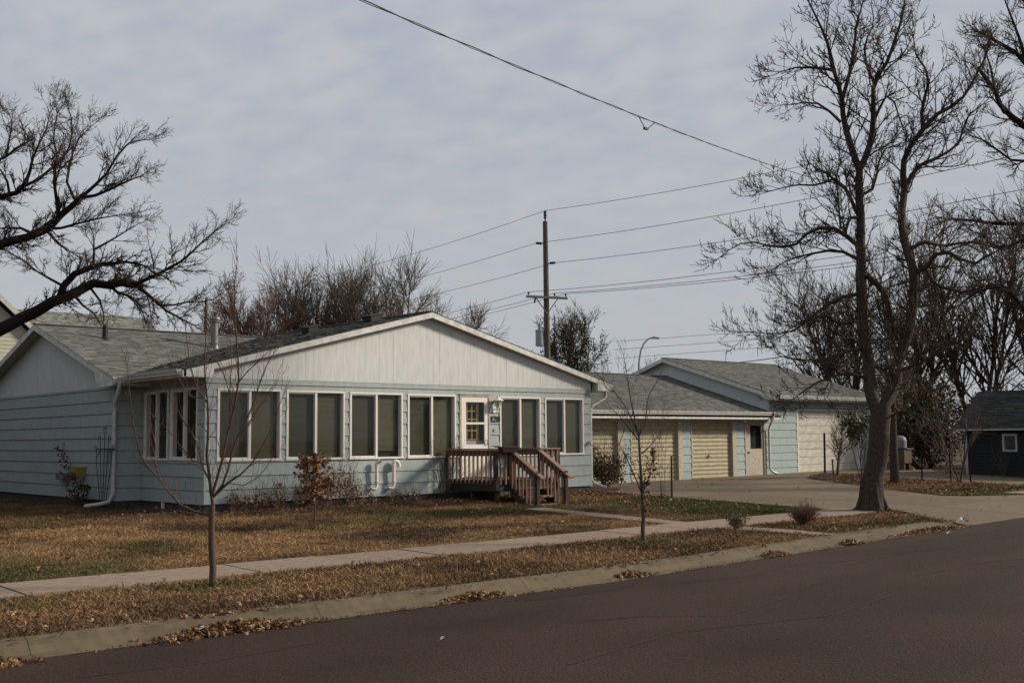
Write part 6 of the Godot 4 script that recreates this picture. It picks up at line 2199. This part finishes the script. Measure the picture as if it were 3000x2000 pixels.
# ---------------------------------------------------------------- neighbours, poles and wires
func make_neighbours() -> void:
	# dark shed
	var shed := thing("shed", "low dark slate blue shed with white trimmed window", "shed", Vector3(30.6, 0.15, 4.6))
	var F := wall_frame(Vector3(29.2, 0, 2.3), Vector3.BACK, Vector3.LEFT)
	var N := wall_frame(Vector3(32.8, 0, 2.3), Vector3.LEFT, Vector3.FORWARD)
	var g := Geo.new()
	g.span(Vector3(29.23, -0.2, 2.33), Vector3(32.8, 1.8, 7.0))
	put("wall", g, M.dark_room, shed)
	lap_siding(F, 0.0, 4.7, 0.12, 1.80, 0.12, [[1.38, 1.92, 1.02, 1.66]], "shed_siding", shed, 5.0)
	lap_siding(N, 0.0, 3.6, 0.12, 1.80, 0.24, [], "shed_siding", shed, 5.0)
	g = Geo.new()
	g.wbox(F, -0.02, 0.07, 0.12, 1.78, -0.02, 0.03)
	put("corner_trim", g, M.shed_trim, shed)
	g = Geo.new()
	g.wbox(F, 1.38, 1.92, 1.58, 1.66, -0.04, 0.04)
	g.wbox(F, 1.38, 1.92, 1.02, 1.09, -0.04, 0.04)
	g.wbox(F, 1.38, 1.46, 1.09, 1.58, -0.04, 0.04)
	g.wbox(F, 1.85, 1.92, 1.09, 1.58, -0.04, 0.04)
	var w := put("window", g, M.shed_trim, shed)
	g = Geo.new()
	g.wbox(F, 1.46, 1.85, 1.09, 1.58, -0.02, -0.015)
	put("pane", g, M.glass, w)
	g = Geo.new()
	var poly := PackedVector2Array([Vector2(28.95, 1.86), Vector2(28.95, 1.80), Vector2(31.0, 3.20), Vector2(33.05, 1.80), Vector2(33.05, 1.86), Vector2(31.0, 3.27)])
	g.prism(poly, Vector3(0, 0, 2.0), Vector3.RIGHT, Vector3.UP, Vector3(0, 0, 5.2))
	var roof := put("roof", g, M.roof_deck, shed)
	var all := func(_p: Vector3) -> bool:
		return true
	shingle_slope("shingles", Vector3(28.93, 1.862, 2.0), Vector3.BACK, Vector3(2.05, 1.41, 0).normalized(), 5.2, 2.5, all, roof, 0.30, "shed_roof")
	g = Geo.new()
	g.prism(PackedVector2Array([Vector2(29.23, 1.79), Vector2(32.8, 1.79), Vector2(31.0, 3.05)]), Vector3(0, 0, 2.31), Vector3.RIGHT, Vector3.UP, Vector3(0, 0, 0.05))
	put("gable_wall", g, M.shed_siding, shed)
	g = Geo.new()
	g.span(Vector3(28.92, 1.785, 2.0), Vector3(28.945, 1.85, 7.2))
	put("fascia", g, M.shed_trim, shed)

	# pale house behind on the left
	var ph := thing("pale_house", "tall cream sided house with grey shingle roof behind on the left", "house", Vector3(6.0, 0.2, -42.0))
	var A := wall_frame(Vector3(2.0, 0, -37.0), Vector3.RIGHT, Vector3.BACK)
	g = Geo.new()
	g.span(Vector3(2.05, -0.5, -46.0), Vector3(9.2, 7.1, -37.06))
	g.span(Vector3(9.2, -0.5, -46.0), Vector3(17.4, 5.6, -39.06))
	put("wall", g, M.pale_house, ph)
	lap_siding(A, 0.0, 7.2, 2.2, 7.1, 0.2, [[3.95, 4.75, 2.2, 3.35], [5.1, 5.9, 2.2, 3.35]], "pale_house", ph, 9.0)
	for u in [3.95, 5.1]:
		g = Geo.new()
		g.wbox(A, u, u + 0.8, 3.27, 3.35, -0.05, 0.04)
		g.wbox(A, u, u + 0.8, 2.2, 2.28, -0.05, 0.04)
		g.wbox(A, u, u + 0.08, 2.28, 3.27, -0.05, 0.04)
		g.wbox(A, u + 0.72, u + 0.8, 2.28, 3.27, -0.05, 0.04)
		w = put("window", g, M.window_white, ph)
		g = Geo.new()
		g.wbox(A, u + 0.08, u + 0.72, 2.28, 3.27, -0.03, -0.02)
		put("pane", g, M.grey_paint, w)
	var ts := func(u: float) -> float:
		return 10.35 - 0.9 * absf(u - 3.3)
	gable_panels(A, 0.0, 7.2, 7.1, ts, 3.3, 0.6, "pale_house", ph, 0.01)
	g = Geo.new()
	for s in [-1, 1]:
		poly = PackedVector2Array([Vector2(5.3, 10.72), Vector2(5.3, 10.5), Vector2(5.3 + s * 4.0, 10.5 - 0.9 * 4.0), Vector2(5.3 + s * 4.0, 10.72 - 0.9 * 4.0)])
		g.prism(poly, Vector3(0, 0, -46.5), Vector3.RIGHT, Vector3.UP, Vector3(0, 0, 9.9))
	roof = put("roof", g, M.roof_deck, ph)
	g = Geo.new()
	for s in [-1, 1]:
		poly = PackedVector2Array([Vector2(5.3, 10.76), Vector2(5.3, 10.44), Vector2(5.3 + s * 4.05, 10.44 - 0.9 * 4.05), Vector2(5.3 + s * 4.05, 10.76 - 0.9 * 4.05)])
		g.prism(poly, Vector3(0, 0, -36.59), Vector3.RIGHT, Vector3.UP, Vector3(0, 0, 0.05))
	put("rake_board", g, M.soffit, ph)
	g = Geo.new()
	for s in [-1, 1]:
		poly = PackedVector2Array([Vector2(-42.5, 9.05), Vector2(-42.5, 8.9), Vector2(-42.5 + s * 4.2, 8.9 - 0.7 * 4.2), Vector2(-42.5 + s * 4.2, 9.05 - 0.7 * 4.2)])
		g.prism(poly, Vector3(5.5, 0, 0), Vector3.BACK, Vector3.UP, Vector3(12.0, 0, 0))
	put("roof", g, M.roof_deck, ph)
	shingle_slope("shingles", Vector3(5.5, 6.12, -38.28), Vector3.RIGHT, Vector3(0, 0.70, -1).normalized(), 12.0, 5.15, all, roof, 1.25)


func pole(called: String, label: String, base: Vector3, high: float, r: float, lean: Vector3) -> Node3D:
	var t := thing(called, label, "utility pole", base, "utility poles")
	var g := Geo.new()
	g.tube(PackedVector3Array([base - Vector3.UP * 0.3, base + lean * 0.5 + Vector3.UP * high * 0.5, base + lean + Vector3.UP * high]), r * 1.25, r * 0.8, 12, true)
	put("shaft", g, M.pole_wood, t)
	return t


func make_poles() -> void:
	var base := Vector3(30.44, 0.2, -21.3)
	var lean := Vector3(-0.55, 0, 0.5)
	var A := pole("utility_pole", "near wooden utility pole with crossarm and grey transformer", base, 13.0, 0.16, lean)
	var at := func(y: float) -> Vector3:
		return base + lean * (y - 0.2) / 13.0 + Vector3.UP * (y - 0.2)
	var g := Geo.new()
	var top: Vector3 = at.call(13.2)
	g.tube(PackedVector3Array([top - Vector3.UP * 0.3, top + Vector3.UP * 0.15]), 0.04, 0.04, 6)
	g.lathe(top + Vector3.UP * 0.15, [Vector2(0.05, 0.0), Vector2(0.09, 0.05), Vector2(0.06, 0.12), Vector2(0.09, 0.2), Vector2(0.06, 0.27), Vector2(0.09, 0.35), Vector2(0.05, 0.42), Vector2(0.0, 0.43)], 10)
	put("insulator", g, M.black_metal, A)
	var y1 := 12.0
	var y2 := 10.95
	for s in [[y1, -1.0], [y2, 1.0]]:
		var p: Vector3 = at.call(s[0])
		g = Geo.new()
		var d := Vector3(0.75 * s[1], 0.08, 0.6 * s[1]).normalized()
		g.tube(PackedVector3Array([p + d * 0.1, p + d * 0.3]), 0.03, 0.03, 6, true)
		g.lathe(p + d * 0.22, [Vector2(0.05, 0.0), Vector2(0.085, 0.03), Vector2(0.05, 0.09), Vector2(0.085, 0.12), Vector2(0.05, 0.18), Vector2(0.08, 0.21), Vector2(0.04, 0.3), Vector2(0.0, 0.31)], 10, d)
		put("insulator", g, M.black_metal, A)
	var ya := 9.08
	var ca: Vector3 = at.call(ya)
	var ad := Vector3(0.86, -0.03, 0.50).normalized()
	g = Geo.new()
	g.bar(ca - ad * 1.13 + Vector3(-0.1, 0.04, 0.15), ca + ad * 1.13 + Vector3(-0.1, 0.04, 0.15), 0.10, 0.13)
	put("crossarm", g, M.pale_wood, A)
	g = Geo.new()
	for s in [-1, 1]:
		g.bar(ca + ad * 0.6 * s + Vector3(-0.1, 0, 0.15), at.call(ya - 0.82) + Vector3(-0.1, 0, 0.15), 0.04, 0.05)
	put("arm_brace", g, M.pale_wood, A)
	var pins := [ca - ad * 1.0, ca + ad * 0.42, ca + ad * 1.03]
	for p in pins:
		g = Geo.new()
		g.lathe(p + Vector3(-0.1, 0.10, 0.15), [Vector2(0.02, 0.0), Vector2(0.02, 0.06), Vector2(0.06, 0.08), Vector2(0.06, 0.13), Vector2(0.03, 0.18), Vector2(0.0, 0.185)], 8)
		put("pin_insulator", g, M.black_metal, A)
	g = Geo.new()
	g.tube(PackedVector3Array([ca - ad * 0.62 + Vector3(-0.1, 0, 0.15), ca - ad * 0.72 + Vector3(-0.1, -0.28, 0.2)]), 0.05, 0.05, 7, true)
	put("fuse_cutout", g, M.black_metal, A)
	var tb: Vector3 = at.call(6.55) + Vector3(-0.35, 0, -0.2)
	g = Geo.new()
	g.lathe(tb, [Vector2(0.0, -0.01), Vector2(0.21, 0.0), Vector2(0.22, 0.1), Vector2(0.22, 0.78), Vector2(0.235, 0.79), Vector2(0.235, 0.84), Vector2(0.12, 0.9), Vector2(0.0, 0.91)], 16)
	g.lathe(tb + Vector3(-0.05, 0.9, 0.03), [Vector2(0.04, 0.0), Vector2(0.08, 0.05), Vector2(0.05, 0.1), Vector2(0.08, 0.15), Vector2(0.05, 0.2), Vector2(0.07, 0.25), Vector2(0.03, 0.34), Vector2(0, 0.35)], 10)
	put("transformer", g, M.grey_paint, A)
	# farther poles
	var B0 := Vector3(32.93, 0.2, -66.2)
	var B := pole("utility_pole", "distant brown utility pole behind the chimney flue", B0, 13.7, 0.15, Vector3(0.2, 0, 0))
	g = Geo.new()
	g.bar(B0 + Vector3(-0.2, 8.2, 0), B0 + Vector3(0.1, 8.2, 0), 0.2, 0.1)
	put("bracket", g, M.black_metal, B)
	var D0 := Vector3(39.05, 0.2, -7.42)
	pole("utility_pole", "utility pole mostly hidden behind the big tree's trunk", D0, 13.7, 0.11, Vector3.ZERO)
	var C0 := Vector3(27.6, 0.0, 24.0)
	# wires, each its own thing
	var far := [Vector3(33.1, 13.95, -66.2), Vector3(32.9, 12.4, -66.2), Vector3(33.3, 11.3, -66.2), Vector3(31.9, 9.3, -66.2), Vector3(33.0, 9.2, -66.2), Vector3(34.1, 9.1, -66.2)]
	var d1: Vector3 = at.call(y1) + Vector3(-0.38, 0.04, -0.3)
	var d2: Vector3 = at.call(y2) + Vector3(0.38, 0.04, 0.3)
	var up := Vector3(-0.1, 0.28, 0.15)
	var mid := [top + Vector3.UP * 0.58, d1, d2, pins[0] + up, pins[1] + up, pins[2] + up]
	var near := [Vector3(27.6, 13.4, 24.0), Vector3(27.0, 12.2, 24.0), Vector3(28.1, 11.2, 24.0), Vector3(26.5, 9.5, 24.0), Vector3(28.0, 9.4, 24.0), Vector3(28.7, 9.3, 24.0)]
	var names := ["topmost overhead wire on the near pole", "overhead wire on the left hand stand-off insulator", "overhead wire on the right hand stand-off insulator", "overhead wire on the left end of the crossarm", "overhead wire on the crossarm just right of the pole", "overhead wire on the right end of the crossarm"]
	for i in 6:
		g = Geo.new()
		g.tube(chain(far[i], mid[i], 0.75, 14), 0.013, 0.013, 5)
		g.tube(chain(mid[i], near[i], 0.75, 14), 0.013, 0.013, 5)
		lone("power_line", g, M.wire, mid[i], names[i], "wire", "overhead wires along the alley")
	# heavy service cable in the foreground
	g = Geo.new()
	var a := Vector3(-11.9, 6.07, 14.55)
	var line := PackedVector3Array()
	for i in 101:
		var s := lerpf(-0.2, 1.0, i / 100.0)
		line.append(Vector3(lerpf(-3.45, 38.86, s), 1.452 * s * s + 5.292 * s + 7.073, lerpf(10.95, -7.05, s)))
	var tw := [PackedVector3Array(), PackedVector3Array()]
	for i in line.size():
		for s in 2:
			var ph := i * 1.15 + PI * s
			tw[s].append(line[i] + Vector3(0, cos(ph), sin(ph)) * 0.012)
	g.tube(tw[0], 0.009, 0.009, 5)
	g.tube(tw[1], 0.006, 0.006, 5)
	var k := 36
	g.tube(PackedVector3Array([line[k], line[k].lerp(line[k + 2], 0.35) - Vector3.UP * 0.20, line[k].lerp(line[k + 2], 0.5) - Vector3.UP * 0.21, line[k + 2]]), 0.010, 0.010, 5)
	g.box(line[k].lerp(line[k + 2], 0.42) - Vector3.UP * 0.21, Vector3(0.12, 0.05, 0.05))
	lone("service_cable", g, M.wire, a, "thick twisted cable slanting down across the sky with a splice loop", "cable")
	# thin lines far off on the right
	var farlines := [[Vector3(69.4, 11.0, -52.7), Vector3(92.0, 12.9, -30.0), "highest of the three far wires right of the juniper"], [Vector3(69.4, 10.2, -52.7), Vector3(92.0, 12.1, -30.0), "middle of the three far wires right of the juniper"], [Vector3(69.4, 9.35, -52.7), Vector3(92.0, 11.3, -30.0), "lowest of the three far wires right of the juniper"]]
	for f in farlines:
		g = Geo.new()
		g.tube(PackedVector3Array([f[0], f[1]]), 0.018, 0.018, 4)
		lone("power_line", g, M.wire, f[0], f[2], "wire", "three far wires")
	g = Geo.new()
	g.tube(chain(Vector3(66.0, 7.9, -40.0), Vector3(39.4, 6.4, -7.3), 0.3, 10), 0.03, 0.03, 4)
	lone("service_cable", g, M.wire, Vector3(50, 7, -22), "thick dark cable just above the taller garage's roof", "cable")
	# street lamp
	var s0 := Vector3(45.1, 0.3, -27.9)
	var lamp := thing("street_lamp", "tall curved grey street lamp behind the garages", "street lamp", s0)
	var right := Vector3(0.7447, 0, 0.6674)
	g = Geo.new()
	var pts := PackedVector3Array([s0, s0 + Vector3.UP * 5.4, s0 + Vector3.UP * 6.3 + right * 0.03, s0 + Vector3.UP * 7.1 + right * 0.16, s0 + Vector3.UP * 7.6 + right * 0.38, s0 + Vector3.UP * 7.9 + right * 0.68, s0 + Vector3.UP * 8.0 + right * 0.98])
	g.tube(pts, 0.085, 0.04, 8)
	put("mast", g, M.steel, lamp)
	g = Geo.new()
	g.bar(s0 + Vector3.UP * 8.0 + right * 0.95, s0 + Vector3.UP * 7.93 + right * 1.4, 0.22, 0.11)
	put("lamp_head", g, M.grey_paint, lamp)


# ---------------------------------------------------------------- everything
func _ready() -> void:
	rng.seed = 20
	big_noise.seed = 3
	big_noise.frequency = 0.09
	big_noise.fractal_octaves = 4
	patch_noise.seed = 8
	patch_noise.frequency = 0.35
	patch_noise.fractal_octaves = 3
	fine_noise.seed = 5
	fine_noise.frequency = 0.08
	fine_noise.fractal_octaves = 3

	var cam := Camera3D.new()
	cam.name = "camera"
	add_child(cam)
	cam.position = Vector3(-11.166, 1.637, 22.272)
	cam.rotation_degrees = Vector3(4.9404, -41.8635, -0.5236)
	cam.fov = 33.69
	cam.near = 0.1
	cam.far = 1200.0
	cam.current = true
	var env := Environment.new()
	env.background_mode = Environment.BG_SKY
	env.sky = Sky.new()
	env.sky.sky_material = cloudy_sky()
	env.background_energy_multiplier = 1.0
	env.tonemap_mode = Environment.TONE_MAPPER_LINEAR
	env.tonemap_exposure = 1.0
	env.sdfgi_enabled = true
	env.ssao_enabled = true
	env.ssil_enabled = true
	var we := WorldEnvironment.new()
	we.name = "world_environment"
	we.environment = env
	add_child(we)
	var sun := DirectionalLight3D.new()
	sun.name = "sun"
	sun.light_color = Color(1.0, 0.955, 0.88)
	sun.light_energy = 1.55
	sun.light_angular_distance = 9.0
	sun.shadow_enabled = true
	add_child(sun)
	var az := deg_to_rad(58.0)
	var el := deg_to_rad(26.0)
	var to_sun := Vector3(sin(az) * cos(el), sin(el), cos(az) * cos(el))
	sun.look_at_from_position(to_sun * 50.0, Vector3.ZERO)

	make_materials()
	make_setting()
	make_house()
	make_garages()
	make_deck()
	make_neighbours()
	make_poles()
	make_trees()
	make_yard()
	make_turf()
	var leaf := leaf_mesh()
	scatter_leaves(leaf)
	leaf_pile(leaf, Vector2(-5.55, 11.72), 1.0, 0.26, 0.10, 620, 0.0, "largest brown leaf pile on the kerb at lower left")
	leaf_pile(leaf, Vector2(-2.35, 11.68), 0.55, 0.16, 0.08, 260, 0.0, "leaf pile on the kerb left of the dark oil stain")
	leaf_pile(leaf, Vector2(0.55, 11.62), 0.5, 0.15, 0.08, 260, 0.0, "leaf pile on the kerb right of the dark oil stain")
	leaf_pile(leaf, Vector2(3.95, 11.55), 0.4, 0.14, 0.07, 170, 0.0, "leaf pile on the kerb right of the second young tree")
	leaf_pile(leaf, Vector2(6.3, 11.48), 0.4, 0.14, 0.08, 170, 0.0, "leaf pile beside the crushed can in the gutter")
	leaf_pile(leaf, Vector2(9.3, 11.35), 1.5, 0.12, 0.07, 520, 0.0, "long leaf drift in the gutter before the drive")
	leaf_pile(leaf, Vector2(-8.1, 11.85), 0.6, 0.2, 0.08, 240, 0.1, "leaf pile cut by the left edge of the view")
	leaf_pile(leaf, Vector2(9.8, 1.9), 1.3, 0.9, 0.06, 700, 0.0, "loose heap of rust brown leaves right of the deck steps")
	leaf_pile(leaf, Vector2(23.9, -0.35), 1.6, 0.55, 0.2, 900, -0.5, "dark leaf litter heaped over the mulch mound")
